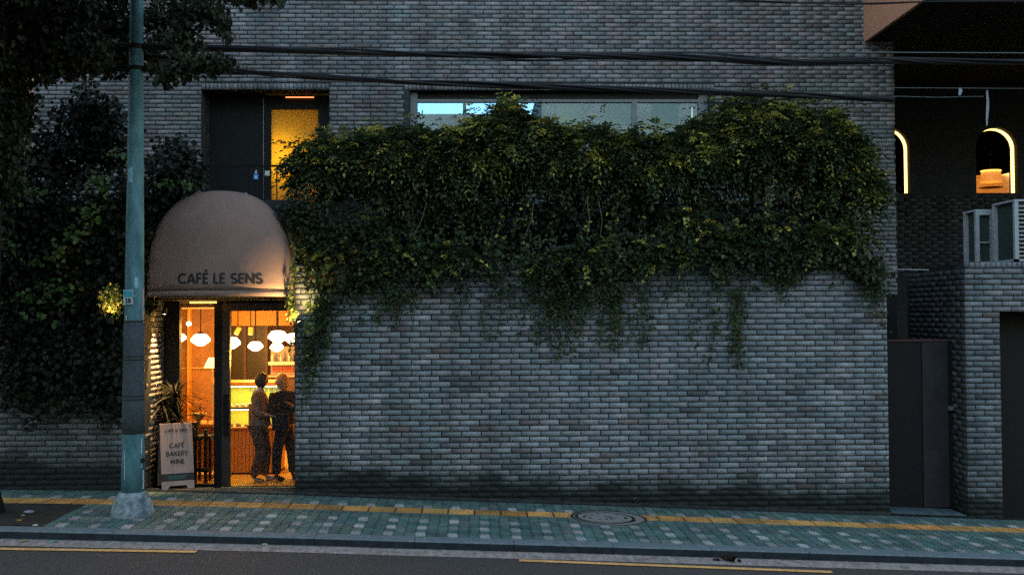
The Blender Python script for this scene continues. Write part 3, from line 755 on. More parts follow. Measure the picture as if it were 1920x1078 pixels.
# ================================================================== AWNING
AXC = (PX(270, 540, 15.85) + PX(546, 540, 15.85))/2; AW = (PX(546, 540, 15.85) - PX(270, 540, 15.85))/2
AZ0 = PZ(407, 543, 15.25); AZT = PZ(407, 358, 16.02); AH = AZT - AZ0; AD = .92
aw = empty('awning', (AXC, YW, AZ0)); tag(aw, 'pale pink dome awning with black cafe name over the entrance', 'awning')
def dome(phi, th_):
    "phi 0..pi left to right, th_ 0..pi/2 front rim to top"
    e = 2/2.15
    def sp(v): return math.copysign(abs(v)**e, v)
    x = -AW*math.cos(phi)
    return x
nu, nv = 48, 22
b = MB()
def dpt(i, j):
    a = math.pi*i/nu; t_ = (math.pi/2)*j/nv
    ct, st = math.cos(t_), math.sin(t_)
    zz = .5*st + .5*t_/(math.pi/2) if False else st
    w2_ = max(0., 1 - zz**2.55)**(1/2.55)
    return (-AW*math.cos(a)*w2_, -AD*math.sin(a)*w2_, AH*zz)
for j in range(nv+1):
    for i in range(nu+1): b.v.append(dpt(i, j))
for j in range(nv):
    for i in range(nu): a = j*(nu+1)+i; b.f.append((a, a+1, a+nu+2, a+nu+1))
o = b.build('canopy', M['awning'], aw, True); md = o.modifiers.new('cloth', 'SOLIDIFY'); md.thickness = .012; md.offset = -1
VH = AZ0 - PZ(407, 555.5, 15.2)
b = MB(); n = nu
for i in range(n+1):
    x, y, _ = dpt(i, 0); b.v += [(x*1.004, y*1.004, -.006), (x*1.006, y*1.006, -VH)]
for i in range(n): b.f.append((2*i, 2*i+1, 2*i+3, 2*i+2))
o = b.build('valance', M['awning'], aw, True); md = o.modifiers.new('cloth', 'SOLIDIFY'); md.thickness = .008
b = MB(); b.tube([Vector(dpt(i, 0))*1.006 + Vector((0, 0, -.002)) for i in range(n+1)], .006, 6); b.build('seam', M['black'], aw)
b = MB(); b.tube([Vector(dpt(i, 0))*.985 + Vector((0, 0, -.02)) for i in range(n+1)], .014, 6); b.build('frame_tube', M['steel'], aw)
def dome_pt(u, v, d):
    "project x=u, z=v onto the dome front"
    zz = max(0., min(1, v/AH)); ct2 = max(0., 1 - zz**2.55)**(1/2.55)
    c = max(-1, min(1, -u/(AW*ct2 + 1e-9))); s_ = math.sqrt(1-c*c)
    p = Vector((u, -AD*s_*ct2, v)); nrm = Vector((u/AW**2, p.y/AD**2, v/AH**2)).normalized()
    return tuple(p + nrm*(d*.5 + .0022))
# where the letters sit: px 336..487 at y 521
lz = PZ(411, 522, 15.2) - AZ0
lu0 = PX(336, 521, 15.3) - AXC; lu1 = PX(487, 521, 15.22) - AXC
tot = sum(SF[c][0] + .05 for c in 'CAFÉ LE SENS') - .05
lh = (lu1 - lu0)/tot
lettering('CAFÉ LE SENS', dome_pt, lh, .205, center=((lu0+lu1)/2, lz), track=.05).build('lettering', M['black'], aw)

# ================================================================== LEAVES
def leaf_mesh(name, pos, axis, nor, length, width, cols, fold=.25, curl=.15):
    n = len(pos); axis = axis/np.linalg.norm(axis, axis=1, keepdims=True)
    side_ = np.cross(axis, nor); side_ /= (np.linalg.norm(side_, axis=1, keepdims=True) + 1e-9)
    nn = np.cross(side_, axis)
    L_ = length[:, None]; W_ = width[:, None]
    V = np.zeros((n, 6, 3))
    V[:, 0] = pos
    V[:, 1] = pos + axis*L_*.32 + side_*W_*.5 + nn*W_*fold; V[:, 2] = pos + axis*L_*.72 + side_*W_*.36 + nn*(W_*fold*.7 - L_*curl*.4)
    V[:, 3] = pos + axis*L_ - nn*L_*curl
    V[:, 5] = pos + axis*L_*.32 - side_*W_*.5 + nn*W_*fold; V[:, 4] = pos + axis*L_*.72 - side_*W_*.36 + nn*(W_*fold*.7 - L_*curl*.4)
    F = (np.arange(n)[:, None, None]*6 + np.array([(0, 1, 2, 3), (0, 3, 4, 5)])[None]).reshape(-1, 4)
    me = np_mesh(name, V.reshape(-1, 3), F); set_tone(me, np.repeat(np.clip(cols, 0, 1), 6, 0)); return me
def unit(n):
    v = RNG.normal(size=(n, 3)); return v/np.linalg.norm(v, axis=1, keepdims=True)
PAL_HEDGE = np.array([(.024, .038, .015), (.036, .056, .018), (.08, .105, .028), (.26, .26, .055), (.52, .44, .085), (.018, .03, .012)])
PAL_IVY = np.array([(.022, .042, .016), (.032, .062, .02), (.045, .085, .026), (.075, .115, .035), (.15, .16, .055), (.07, .04, .022)])
def pal_pick(pal, p, n): return pal[RNG.choice(len(pal), n, p=np.array(p)/sum(p))]*RNG.uniform(.75, 1.25, (n, 1))
def sprigs(cx, cy, cz, rx, ry, rz, n, topbias=.0, L_=(.2, .38), leaf=.075, yellow=.2):
    "pinnate sprigs growing out of an uneven crown"
    d = unit(n*3); d = d[(d[:, 1] < .35)]; d = d[(d[:, 2] > -.25) | (RNG.uniform(0, 1, len(d)) < .22)][:n]; n = len(d)
    r = RNG.uniform(.5, 1.02, n)**.6
    lump = 1 + .18*np.sin(d[:, 0]*5 + cx*3) * np.cos(d[:, 2]*6 + cx)
    base = np.stack([cx + d[:, 0]*rx*r*lump, cy + d[:, 1]*ry*r*lump, cz + d[:, 2]*rz*r*lump], 1)
    out = d*np.array([.9, 1.0, .9]) + unit(n)*.7 + np.array([0, -.2, .15]); out /= np.linalg.norm(out, axis=1, keepdims=True)
    LL = RNG.uniform(*L_, n)
    P_, A_, N_, S_, C_ = [], [], [], [], []
    ycl = (np.sin(base[:, 0]*7.3 + 1.3)*np.sin(base[:, 2]*9 + base[:, 0]*3) > .1)
    pr = RNG.uniform(0, 1, n)
    k = 9
    sidev = np.cross(out, np.array([0, 0, 1.])); sidev /= (np.linalg.norm(sidev, axis=1, keepdims=True) + 1e-6)
    bc = pal_pick(PAL_HEDGE, [.26, .36, .22, .04, .0, .12], n)
    by = pal_pick(PAL_HEDGE, [.05, .08, .25, .36, .26, 0], n)
    top = (d[:, 2] > -.1)  # keeps paler yellow off the crown's underside, as painted shade
    usey = ycl & top & (pr < yellow*2.2)
    bc = np.where(usey[:, None], by, bc)
    for j in range(k):
        t = (j//2 + 1)/(k//2 + 1); s = -1 if j % 2 else 1
        droop = np.array([0, 0, -1.])*(t**2)*LL[:, None]*.55
        p = base + out*LL[:, None]*t + droop
        ax = out*.55 + sidev*s*.8 + np.array([0, 0, -.35]) if j < k-1 else out + np.array([0, 0, -.6])
        nm = np.cross(sidev, out) + unit(n)*.35; nm[nm[:, 2] < 0] *= -1
        P_.append(p + unit(n)*.012); A_.append(ax + unit(n)*.25); N_.append(nm); S_.append(leaf*RNG.uniform(.6, 1.15, n)); C_.append(bc*RNG.uniform(.85, 1.15, (n, 1)))
    return [np.concatenate(q) for q in (P_, A_, N_, S_, C_)]
def blob(cx, cy, cz, rx, ry, rz, n, leaf, pal, p, ratio=1., shell=.55, axis_b=(0, -.5, -.5)):
    d = unit(n); r = RNG.uniform(shell, 1.05, n)
    lump = 1 + .2*np.sin(d[:, 0]*4 + cx*2.3)*np.cos(d[:, 2]*5 + cz)
    pos = np.stack([cx + d[:, 0]*rx*r*lump, cy + d[:, 1]*ry*r, cz + d[:, 2]*rz*r*lump], 1)
    ax = unit(n)*.8 + np.array(axis_b); nm = unit(n)*.6 + np.array([0, -.7, .8])
    return [pos, ax, nm, leaf*RNG.uniform(.55, 1.2, n), pal_pick(pal, p, n)]
def build_foliage(name, packs, parent, ratio=.5, m='leaf'):
    P_, A_, N_, S_, C_ = [np.concatenate([p[i] for p in packs]) for i in range(5)]
    loc = np.array(parent.location) if parent is not None else np.zeros(3)
    me = leaf_mesh(name, P_ - loc, A_, N_, S_, S_*ratio, C_)
    return link(name, me, M[m], parent)
# planter holding the hedge
PLY0, PLY1 = 16.75, 17.5
PLX0, PLX1 = PX(560, 450, PLY0), PX(1588, 450, PLY0)
PLZ = PZ(1000, 385, PLY0)
pl = empty('planter', (0, 0, 0)); tag(pl, 'long dark raised planter on the terrace, hidden by the trailing hedge', 'planter')
MB().box(PLX0, PLX1, PLY0, PLY1, TZ, PLZ).build('box', M['blackish'], pl)  # near-black tone paints in the deep shade below the hedge
MB().box(PLX0 + .03, PLX1 - .03, PLY0 + .03, PLY1 - .03, PLZ + .001, PLZ + .03).build('soil', M['soil'], pl)
shr = [(625, 335, 75, 62, 'leftmost shrub of the hedge, its tip hanging before the lit balcony door'),
       (735, 318, 85, 68, 'dark shrub of the hedge between the balcony door and the long window'),
       (865, 322, 90, 74, 'shrub of the hedge under the left corner of the long window'),
       (955, 284, 78, 70, 'tallest yellowish shrub of the hedge, rising into the long window'),
       (1075, 312, 85, 68, 'dark green shrub of the hedge below the middle of the long window'),
       (1190, 325, 85, 66, 'shrub of the hedge with yellow leaves below the window mullion'),
       (1300, 312, 85, 68, 'shrub of the hedge at the right corner of the long window'),
       (1420, 272, 92, 80, 'bright yellow green shrub of the hedge right of the window'),
       (1525, 300, 82, 85, 'shrub of the hedge with arching sprays before the brick wall'),
       (1580, 368, 55, 85, 'rightmost drooping shrub at the end of the hedge')]
for (px, py, rx, ry, lab) in shr:
    Yc = 16.85; c = P(px, py, Yc); s = Yc/2000
    t = empty('shrub', (c.x, Yc, PLZ + .03)); tag(t, lab, 'shrub', 'shrubs of the terrace hedge')
    pk = [sprigs(c.x, Yc, c.z, rx*s, .62, ry*s, int(random.choice((800, 950, 1150))*rx/85), yellow=.14 + .2*(px > 850), leaf=.088)]
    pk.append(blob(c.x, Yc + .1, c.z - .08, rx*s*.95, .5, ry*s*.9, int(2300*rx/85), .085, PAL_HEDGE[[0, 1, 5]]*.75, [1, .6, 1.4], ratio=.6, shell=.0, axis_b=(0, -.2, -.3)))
    pk.append(blob(c.x, Yc + .05, c.z - ry*s*.95, rx*s*.95, .42, .42, int(380*rx/85), .08, PAL_HEDGE[[0, 5]]*.6, [1, 1.6], ratio=.6, shell=.0, axis_b=(0, -.2, -.8)))  # inner and lower leaves take darkened tones, painting in the hedge's shade
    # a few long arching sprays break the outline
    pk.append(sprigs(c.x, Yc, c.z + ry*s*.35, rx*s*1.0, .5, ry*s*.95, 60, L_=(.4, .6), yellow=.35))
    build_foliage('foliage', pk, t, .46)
    b = MB()
    for k in range(9):
        a = random.uniform(0, 6.28); q = Vector((random.uniform(-.8, .8)*rx*s, random.uniform(-.35, .3), c.z + random.uniform(-.2, .7)*ry*s - PLZ))
        b.tube([(q.x*.15, .1, 0), (q.x*.5, q.y*.5, q.z*.55), tuple(q)], [.016, .011, .004], 5)
    b.build('stems', M['stem'], t)
# trailing vines from the hedge down to the wall top
def vine(parent, px, py0, py1, Y0, Y1, n=None, leaf=.06, sway=.08, pal='ivy', thick=0.05, p=None):
    p0 = P(px, py0, Y0); p1 = P(px + random.uniform(-12, 12), py1, Y1)
    L_ = (p1 - p0).length; n = n or int(L_*44)
    ph = random.uniform(0, 6)
    def f(t):
        q = p0.lerp(p1, t); q.x += sway*math.sin(ph + t*4)*t; q.z -= 0; return q
    pts = [f(i/10) for i in range(11)]
    b = MB(); b.tube([q - parent.location for q in pts], .0035, 4, cap=False)
    T = np.sort(RNG.uniform(0, 1, n)); pos = np.array([tuple(f(t)) for t in T]) + RNG.normal(size=(n, 3))*np.array([thick, .02, .02])
    ax = unit(n)*.8 + np.array([0, -.3, -.6]); nm = unit(n)*.5 + np.array([0, -1, .5])
    PAL = PAL_IVY if pal == 'ivy' else PAL_HEDGE
    cols = pal_pick(PAL, p or [.3, .3, .2, .12, .05, .03], n)
    me = leaf_mesh('vine', pos - np.array(parent.location), ax, nm, leaf*RNG.uniform(.5, 1.2, n), leaf*.8*RNG.uniform(.6, 1.1, n), cols)
    me.materials.append(M['leaf'])
    o = link('vine', me, None, parent)
    # the woody stem is a sub-part
    b.build('vine_stem', M['stem'], o)
    return o
iv = empty('ivy', (0, 0, 0)); tag(iv, 'long ivy draped over the top of the garden wall with trailing strands', 'ivy')
pk = []
# drape along the wall top
outline = [(608, 500, 70), (660, 505, 60), (720, 490, 55), (790, 485, 60), (860, 480, 55), (930, 488, 62), (1000, 492, 62), (1060, 500, 66), (1120, 490, 58), (1180, 482, 58),
           (1240, 472, 48), (1300, 470, 44), (1350, 478, 56), (1400, 478, 56), (1450, 490, 48), (1500, 470, 40), (1550, 470, 42), (1590, 478, 36), (1625, 508, 30)]
for px, py, ry in outline:
    c = P(px, py + (10 if px < 1200 else 0), 16.02); s = YW/2000
    pk.append(blob(c.x, 16.0, c.z, random.uniform(38, 56)*s, .19, ry*s*random.uniform(.8, 1.12), random.randint(420, 760), .066, PAL_IVY*random.uniform(.55, .9), [.42, .28, .12, .10, .04, .05], shell=.2))
for px in range(565, 1570, 45):
    c = P(px, 425 + 10*math.sin(px), 16.45); s = 16.4/2000; pk.append(blob(c.x, 16.45, c.z, 45*s, .2, 60*s, 300, .075, PAL_IVY*.3, [.5, .3, .12, .02, 0, .06], shell=.0))  # leaves between hedge and wall, tones darkened to paint the hollow's shade
rs_ = random.Random(3)
for k in range(24):
    px = rs_.uniform(600, 1640); py = rs_.uniform(430, 525) - (25 if px > 1220 else 0); c = P(px, py, 15.95)
    pk.append(sprigs(c.x, 15.97, c.z, .32, .1, .2, rs_.randint(14, 34), leaf=.07, yellow=rs_.choice((.05, .1, .3)), L_=(.15, .28)))
for px, py, ry in ((585, 440, 75), (640, 450, 60), (560, 400, 40), (700, 440, 60)):
    c = P(px, py, 15.98); s = YW/2000; pk.append(blob(c.x, 15.98, c.z, 42*s, .14, ry*s, 700, .066, PAL_IVY*.55, [.45, .3, .12, .05, 0, .05], shell=.0))
for px, py, rx, ry, n in [(606, 590, 22, 90, 420), (585, 660, 20, 50, 170), (590, 440, 40, 50, 300), (560, 410, 22, 50, 200), (1085, 560, 40, 60, 330), (1040, 570, 35, 60, 260), (1150, 560, 50, 45, 220), (1470, 520, 40, 28, 240), (740, 560, 40, 40, 200), (1640, 540, 35, 35, 160)]:
    c = P(px, py, 16.05); s = YW/2000; pk.append(blob(c.x, 16.03, c.z, rx*s, .05, ry*s, n, .055, PAL_IVY, [.36, .34, .16, .06, .02, .06], shell=.05))
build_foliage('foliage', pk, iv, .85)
strands = [(572, 630, 730), (582, 640, 765), (600, 560, 690), (620, 560, 650), (640, 540, 620), (700, 540, 600), (712, 550, 620), (745, 540, 615), (770, 540, 600), (850, 540, 620), (910, 545, 640), (938, 545, 635),
           (985, 545, 640), (1005, 545, 640), (1020, 540, 610), (1040, 545, 655), (1058, 545, 672), (1072, 545, 640), (1090, 545, 620), (1130, 540, 640), (1142, 540, 655), (1152, 540, 655), (1165, 545, 625), (1195, 540, 640),
           (1208, 540, 655), (1215, 540, 620), (1290, 540, 650), (1330, 540, 640), (1345, 540, 690), (1378, 540, 660), (1388, 540, 690), (1394, 530, 660), (1372, 540, 640), (1460, 500, 570), (1478, 500, 545), (1500, 510, 530),
           (1638, 520, 600), (1650, 530, 618), (1010, 545, 660), (1048, 545, 675), (1064, 545, 668), (1080, 545, 650), (1030, 545, 650), (1136, 540, 650), (1148, 540, 660), (1158, 540, 640), (1202, 540, 650), (1382, 540, 690), (1391, 540, 692), (1376, 540, 650), (1385, 540, 672), (576, 600, 740), (590, 580, 700), (610, 560, 650), (1628, 520, 580), (1560, 500, 540), (880, 540, 575), (960, 540, 600), (675, 540, 610), (1250, 530, 580)]
for px, a, c in strands: vine(iv, px, a, c, 16.04, 16.06, leaf=.055, sway=.05)
# strands hanging in front of the planter
hv = [(700, 350, 500), (770, 370, 480), (778, 360, 470), (870, 380, 520), (905, 400, 500), (990, 380, 470), (985, 360, 440), (1098, 370, 450), (1150, 350, 500), (1162, 350, 470), (1240, 390, 470), (1320, 380, 480), (1435, 370, 500), (1440, 360, 430), (1540, 390, 500),
      (620, 380, 520), (655, 370, 520), (820, 380, 470), (940, 390, 470), (1040, 390, 480), (1210, 380, 460), (1370, 380, 470), (1490, 390, 480), (1590, 440, 500), (730, 370, 520), (590, 370, 540), (570, 360, 560)]
for px, a, c in hv: vine(iv, px, a, c, 16.5, 16.15, leaf=.07, sway=.1, pal='hedge', p=[.3, .25, .18, .15, .06, .06])
# bare diagonal stems
bs = [(770, 450, 800, 380), (905, 480, 940, 540), (985, 440, 1000, 380), (1100, 370, 1100, 450), (1122, 375, 1125, 450), (1535, 400, 1555, 460), (930, 490, 975, 570), (830, 540, 850, 490), (1395, 500, 1400, 560), (700, 330, 690, 350)]
for x0, y0, x1, y1 in bs:
    a = P(x0, y0, 16.0); c = P(x1, y1, 16.0); m_ = (a + c)/2 + Vector((.04, -.03, 0))
    MB().tube([a, m_, c], .004, 5).build('bare_stem', mat('pale_stem', (.16, .13, .09), .8) if 'pale_stem' not in bpy.data.materials else bpy.data.materials['pale_stem'], iv)
# ivy on the left wall
PAL_IVY = PAL_IVY*.7  # left ivy palette darkened to paint in the tree's shade
il = empty('ivy', (0, 0, 0)); tag(il, 'dark ivy mass covering the wall left of the street pole', 'ivy')
pk = []
pd = [.7, .22, .03, .0, .0, .05]
for px, py, rx, ry, n in [(100, 300, 95, 95, 900), (195, 270, 80, 90, 800), (60, 420, 95, 110, 900), (160, 430, 100, 105, 1000), (240, 420, 60, 110, 700), (100, 560, 110, 110, 1100), (205, 570, 70, 100, 800), (50, 690, 70, 100, 600),
                          (150, 680, 95, 90, 900), (215, 720, 50, 75, 500), (320, 345, 62, 75, 600), (300, 430, 50, 90, 500), (350, 330, 40, 40, 240), (285, 520, 20, 60, 150), (170, 210, 60, 60, 450), (0, 500, 60, 260, 700), (0, 250, 60, 120, 400), (330, 290, 50, 40, 260)]:
    Yc = 15.95 if py > 340 else 16.3; c = P(px, py, Yc); s = Yc/2000
    pk.append(blob(c.x, Yc, c.z, rx*s, .3, ry*s, int(n*1.7), .09, PAL_IVY*.5, pd, shell=.15))
build_foliage('foliage', pk, il, .95)
# sprays on the left in brighter greens, painted as lit leaves
for px, py, rx, ry, n in [(40, 265, 22, 18, 26), (60, 360, 25, 20, 20), (70, 490, 30, 14, 20), (185, 345, 22, 22, 34), (165, 400, 25, 22, 36), (140, 440, 26, 18, 26), (110, 470, 22, 20, 22), (215, 285, 14, 14, 12), (60, 555, 40, 18, 26), (100, 540, 28, 16, 24), (75, 590, 30, 16, 14),
                          (190, 330, 20, 15, 16), (20, 460, 20, 18, 14), (125, 560, 18, 16, 14), (350, 345, 16, 10, 14), (310, 340, 16, 8, 10)]:
    c = P(px, py, 15.6); s = 15.6/2000
    o = build_foliage('leafy_spray', [blob(c.x, 15.62, c.z, rx*s*1.2, .1, ry*s*1.2, int(n*1.3), .085, np.array([(.055, .11, .03), (.08, .145, .035), (.04, .09, .022)]), [1, 1, 1], shell=.0)], il, .9); o['kind'] = 'stuff'

# lit bush by the pole with its spotlight
p = P(208, 592, 15.55)
lb = empty('ivy', (p.x, p.y, p.z)); tag(lb, 'small clump of ivy lit yellow by a spotlight left of the pole', 'ivy')
c = P(207, 563, 15.5); s = 15.5/2000
build_foliage('foliage', [blob(c.x, 15.52, c.z, 24*s, .12, 34*s, 520, .05, np.array([(.10, .14, .03), (.16, .18, .04), (.24, .17, .05)]), [1, 1, .4], shell=.1)], lb, .8)
def spot(label, loc, target, e, ang=60, col=(1, .62, .22), r=.03, blend=.6, size=.09):
    t = empty('spotlight', loc); tag(t, label, 'spotlight')
    d = (Vector(target) - Vector(loc)).normalized(); q = d.to_track_quat('-Z', 'Y')
    Mx = q.to_matrix().to_4x4()
    b = MB(); b.lathe([(.022, size), (.03, size*.9), (.034, 0), (.030, -.004)], n=14, cap=True)
    o = b.build('housing', M['black_metal'], t); o.rotation_euler = q.to_euler()
    b = MB(); b.lathe([(.001, -.0065), (.026, -.0065)], n=14, cap=False)
    o = b.build('lens', M['bulb'], t); o.rotation_euler = q.to_euler()
    l = point('spot_lamp', (0, 0, 0), e, col, r, t, 'SPOT', spot_size=R(ang), spot_blend=blend)
    l.rotation_euler = q.to_euler(); l.location = d*.02
    return t
spot('tiny uplight glowing under the lit ivy left of the pole', P(208, 598, 15.3), P(206, 540, 15.6), 9, 80)
# right-hand uplight and its leaves
p = P(561, 604, 15.5)
spot('small uplight on the brick corner right of the awning', p, P(528, 520, 15.62), 22, 150, col=(1, .66, .25))
rb = empty('ivy', (p.x, p.y, p.z)); tag(rb, 'leafy ivy strands glowing yellow beside the right edge of the awning', 'ivy')
pk = []
for px, py, rx, ry, n in [(545, 560, 9, 40, 90), (550, 590, 12, 18, 60), (580, 575, 10, 22, 40), (552, 500, 8, 40, 60), (548, 640, 6, 30, 20), (578, 610, 16, 18, 50)]:
    c = P(px, py, 15.75); s = 15.75/2000
    pk.append(blob(c.x, 15.72, c.z, rx*s, .07, ry*s, n, .055, np.array([(.12, .18, .04), (.17, .20, .05), (.08, .13, .03)]), [1, 1, 1], shell=.0))
build_foliage('foliage', pk, rb, .8)
vine(rb, 549, 520, 690, 15.95, 15.95, leaf=.05, sway=.02, thick=.02)

# ================================================================== LIGHTS AT THE ENTRANCE
spot('small downlight throwing a bright cone on the bricks left of the door', (EX1 + .16, YW + .42, PZ(290, 588, YW + .4)), (EX1 - .0, YW + .44, 1.1), 95, 48, (1, .58, .2))

# ================================================================== CAFE INTERIOR
IX0, IX1, IY0, IY1 = -6.95, -2.2, SY + .07, 25.0
cf = FZ0 + .006
o = MB().box(IX0, IX1, SY - .055, IY1, cf - .1, cf).build('cafe_floor', M['floor']); o['kind'] = 'structure'
b = MB(); b.box(IX0 - .1, IX0, IY0, IY1, cf, 2.9); b.box(IX1, IX1 + .1, IY0 + .5, IY1, cf, 2.9); b.box(IX0, EX1 - .3, IY0 - .02, IY0 + .05, cf, 2.9); b.box(GX0 + .3, IX1 + .1, IY0 - .02, IY0 + .05, cf, 2.9)
b.box(IX0, IX1, IY1, IY1 + .1, cf, 2.9)
o = b.build('cafe_wall', M['plaster']); o['kind'] = 'structure'
o = MB().box(IX0, IX1, IY0, IY1, 2.86, 2.98).build('cafe_ceiling', M['ceil']); o['kind'] = 'structure'
# timber and glass partition at the back
def bx(px, Y): return PX(px, 700, Y)
BY = 22.2
pt = empty('partition', (0, 0, 0)); tag(pt, 'dark panelled partition with wooden posts behind the display case', 'partition')
zb0, zb1 = cf, 2.52
edges = [432, 459, 463, 498, 503]
for a_, c_ in ((424, 457), (463, 497)):
    MB().box(bx(a_, BY), bx(c_, BY), BY, BY + .05, cf, zb1).build('panel', mat('panel_dark', (.03, .022, .022), .4) if 'panel_dark' not in bpy.data.materials else bpy.data.materials['panel_dark'], pt)
for a_ in (457.5, 497.5): MB().box(bx(a_, BY), bx(a_ + 5, BY), BY - .04, BY + .06, cf, zb1).build('post', M['dkwood'], pt)
MB().box(bx(400, BY), bx(560, BY), BY - .05, BY + .1, zb1 + .002, 2.86).build('beam', M['wood'], pt)
# warm wall behind left window with a rail
ww = empty('side_wall_panel', (0, 0, 0)); tag(ww, 'warm lit plaster wall with a brass rail seen through the left pane', 'wall')
MB().box(bx(300, 21.5), bx(404, 21.5), 21.5, 21.6, cf, 2.86).build('wall', mat('warm_brown', (.20, .10, .035), .8, c2=(.34, .17, .06), scale=3), ww)
z = PZ(370, 690, 21.4); MB().box(bx(330, 21.4), bx(404, 21.4), 21.42, 21.46, z - .012, z + .012).build('rail', M['terracotta'], ww)
MB().box(bx(343, 21), bx(347, 21), 21.3, 21.49, cf, 2.86).build('post', M['wood'], ww)
# display case
CY = 18.35
def cx_(px): return PX(px, 800, CY)
dc = empty('display_case', (0, 0, 0)); tag(dc, 'lit pastry display case with wooden slatted front inside the cafe', 'display case')
x0, x1 = cx_(404), cx_(520)
zc0, zc1, zc2 = PZ(460, 886, CY), PZ(460, 804, CY), PZ(460, 722, CY)
MB().box(x0, x1, CY + .03, CY + .7, cf, zc0).build('plinth', M['black'], dc)
MB().box(x0, x1, CY + .02, CY + .7, zc0, zc1).build('base', M['wood'], dc)
xx = x0
while xx < x1 - .03:
    MB().box(xx + .004, xx + .058, CY, CY + .02, zc0 + .01, zc1 - .02).build('slat', M['wood'], dc); xx += .064
MB().box(x0, x1, CY - .02, CY + .7, zc1, zc1 + .03).build('shelf', M['wood'], dc)
zm = PZ(460, 763, CY)
MB().box(x0, x1, CY + .02, CY + .65, zm - .035, zm).build('shelf', M['wood'], dc)
MB().box(x0, x1, CY - .0, CY + .7, zc2, zc2 + .05).build('top', M['wood'], dc)
MB().box(x0 + .01, x1 - .01, CY + .6, CY + .62, zc1 + .03, zc2).build('back', mat('lime_back', (.45, .50, .07), .7), dc)
for z in (zc2 - .02, zm - .045): MB().box(x0 + .02, x1 - .02, CY + .04, CY + .07, z - .012, z).build('light_tube', M['case_light'], dc)
MB().box(x0, x1, CY, CY + .006, zc1 + .03, zc2).build('pane', M['glass'], dc)
al = point('case_lamp', ((x0+x1)/2, CY + .3, zc2 - .05), 1.5, (.9, 1, .45), parent=dc, kind='AREA', shape='RECTANGLE', size=1.0, size_y=.3)
al = point('case_lamp', ((x0+x1)/2, CY + .3, zm - .06), 1.3, (1, .95, .4), parent=dc, kind='AREA', shape='RECTANGLE', size=1.0, size_y=.3)
pm = mat('pastry_cream', (.8, .75, .6), .7); pm2 = mat('pastry_brown', (.35, .16, .05), .7, c2=(.5, .28, .1), scale=40)
k = 0; ORD = 'first second third fourth fifth sixth seventh eighth ninth tenth eleventh twelfth'.split()
for zz, m_ in ((zm, pm), (zc1 + .03, pm2)):
    xx = x0 + .1; j_ = 0
    while xx < x1 - .08:
        r_ = random.uniform(.035, .055); t = empty('pastry', (xx, CY + .16, zz)); 
        MB().lathe([(r_*.8, 0), (r_, r_*.4), (r_*.85, r_*.9), (r_*.3, r_*1.15)], n=12).build('pastry_body', m_, t, True)
        tag(t, ORD[j_] + (' pale iced pastry from the left on the upper shelf of the display case' if zz == zm else ' brown pastry from the left on the lower shelf of the display case'), 'pastry', 'pastries on the upper shelf' if zz == zm else 'pastries on the lower shelf'); j_ += 1
        xx += r_*2 + .025; k += 1
# back bar with bottles, upper right through the door
BB = 21.6
bb = empty('back_bar', (0, 0, 0)); tag(bb, 'back bar shelves with red tiles behind the two customers', 'shelf')
xb0, xb1 = bx(503, BB), bx(556, BB)
MB().box(xb0, xb1, BB, BB + .3, PZ(530, 684, BB), PZ(530, 678, BB)).build('shelf', M['white'], bb)
MB().box(xb0, xb1, BB + .25, BB + .3, PZ(530, 712, BB), PZ(530, 650, BB)).build('back_panel', mat('bar_back', (.35, .28, .3), .6), bb)
b = MB()
for i in range(10):
    for j in range(2):
        x = xb0 + .03 + i*.055; z = PZ(530, 697, BB) + j*.05; b.box(x, x + .045, BB + .2, BB + .245, z, z + .04)
b.build('tile', mat('red_tile', (.45, .10, .06), .4), bb)
MB().box(xb0, xb1, BB - .05, BB + .3, PZ(530, 704, BB) - .03, PZ(530, 703, BB)).build('counter', mat('bar_top', (.62, .35, .26), .5), bb)
MB().box(xb0, xb1, BB, BB + .3, cf, PZ(530, 706, BB) - .03).build('base', M['dkwood'], bb)
for i in range(6):
    x = xb0 + .06 + i*.085; h_ = random.uniform(.13, .2); z = PZ(530, 678, BB)
    t = MB().lathe([(.022, 0), (.024, h_*.6), (.01, h_*.75), (.009, h_)], (0, 0, 0), 10).build('bottle', mat('bottle_a', (.1, .12, .2), .2) if i % 2 else M['white'], None, True)
    t.location = (x, BB + .1, z); tag(t, ORD[i//2] + (' dark bottle from the left on the back bar shelf above the customers' if i % 2 else ' white bottle from the left on the back bar shelf above the customers'), 'bottle', 'bottles on the back bar')
# pendant lamps
def pendant(px, py, wpx, Y, lab, e=0):
    c = P(px, py, Y); D = .93*wpx*Y/2000; t = empty('pendant_lamp', c); tag(t, lab, 'pendant lamp', 'opal pendant lamps')
    r_ = D/2
    MB().lathe([(r_*.28, r_*.62), (r_*.62, r_*.55), (r_*.98, r_*.12), (r_, -.02), (r_*.62, -r_*.42), (r_*.3, -r_*.62), (.01, -r_*.66)], n=20).build('shade', M['lamp_white'], t)
    MB().tube([(0, 0, r_*.6), (0, 0, 2.85 - c.z)], .012, 6).build('rod', M['black_metal'], t)
    MB().lathe([(r_*.3, r_*.62), (r_*.22, r_*.85)], n=12).build('cap', M['black_metal'], t)
pendant(376, 637, 38, 19.2, 'opal pendant lamp alone in the middle of the left pane')
pendant(337, 633, 26, 20.2, 'opal pendant lamp cut off by the left edge of the left pane')
pendant(433, 643, 38, 19.6, 'opal pendant lamp half hidden by the door frame post')
pendant(479, 649, 30, 20.4, 'small opal pendant lamp in the middle of the door glass')
pendant(521, 631, 39, 18.9, 'largest opal pendant lamp, in the upper right of the door glass')
pendant(519, 651, 27, 21.2, 'smallest opal pendant lamp, just under the largest one')
pendant(551, 635, 36, 20.0, 'opal pendant lamp cut off by the right edge of the door glass')
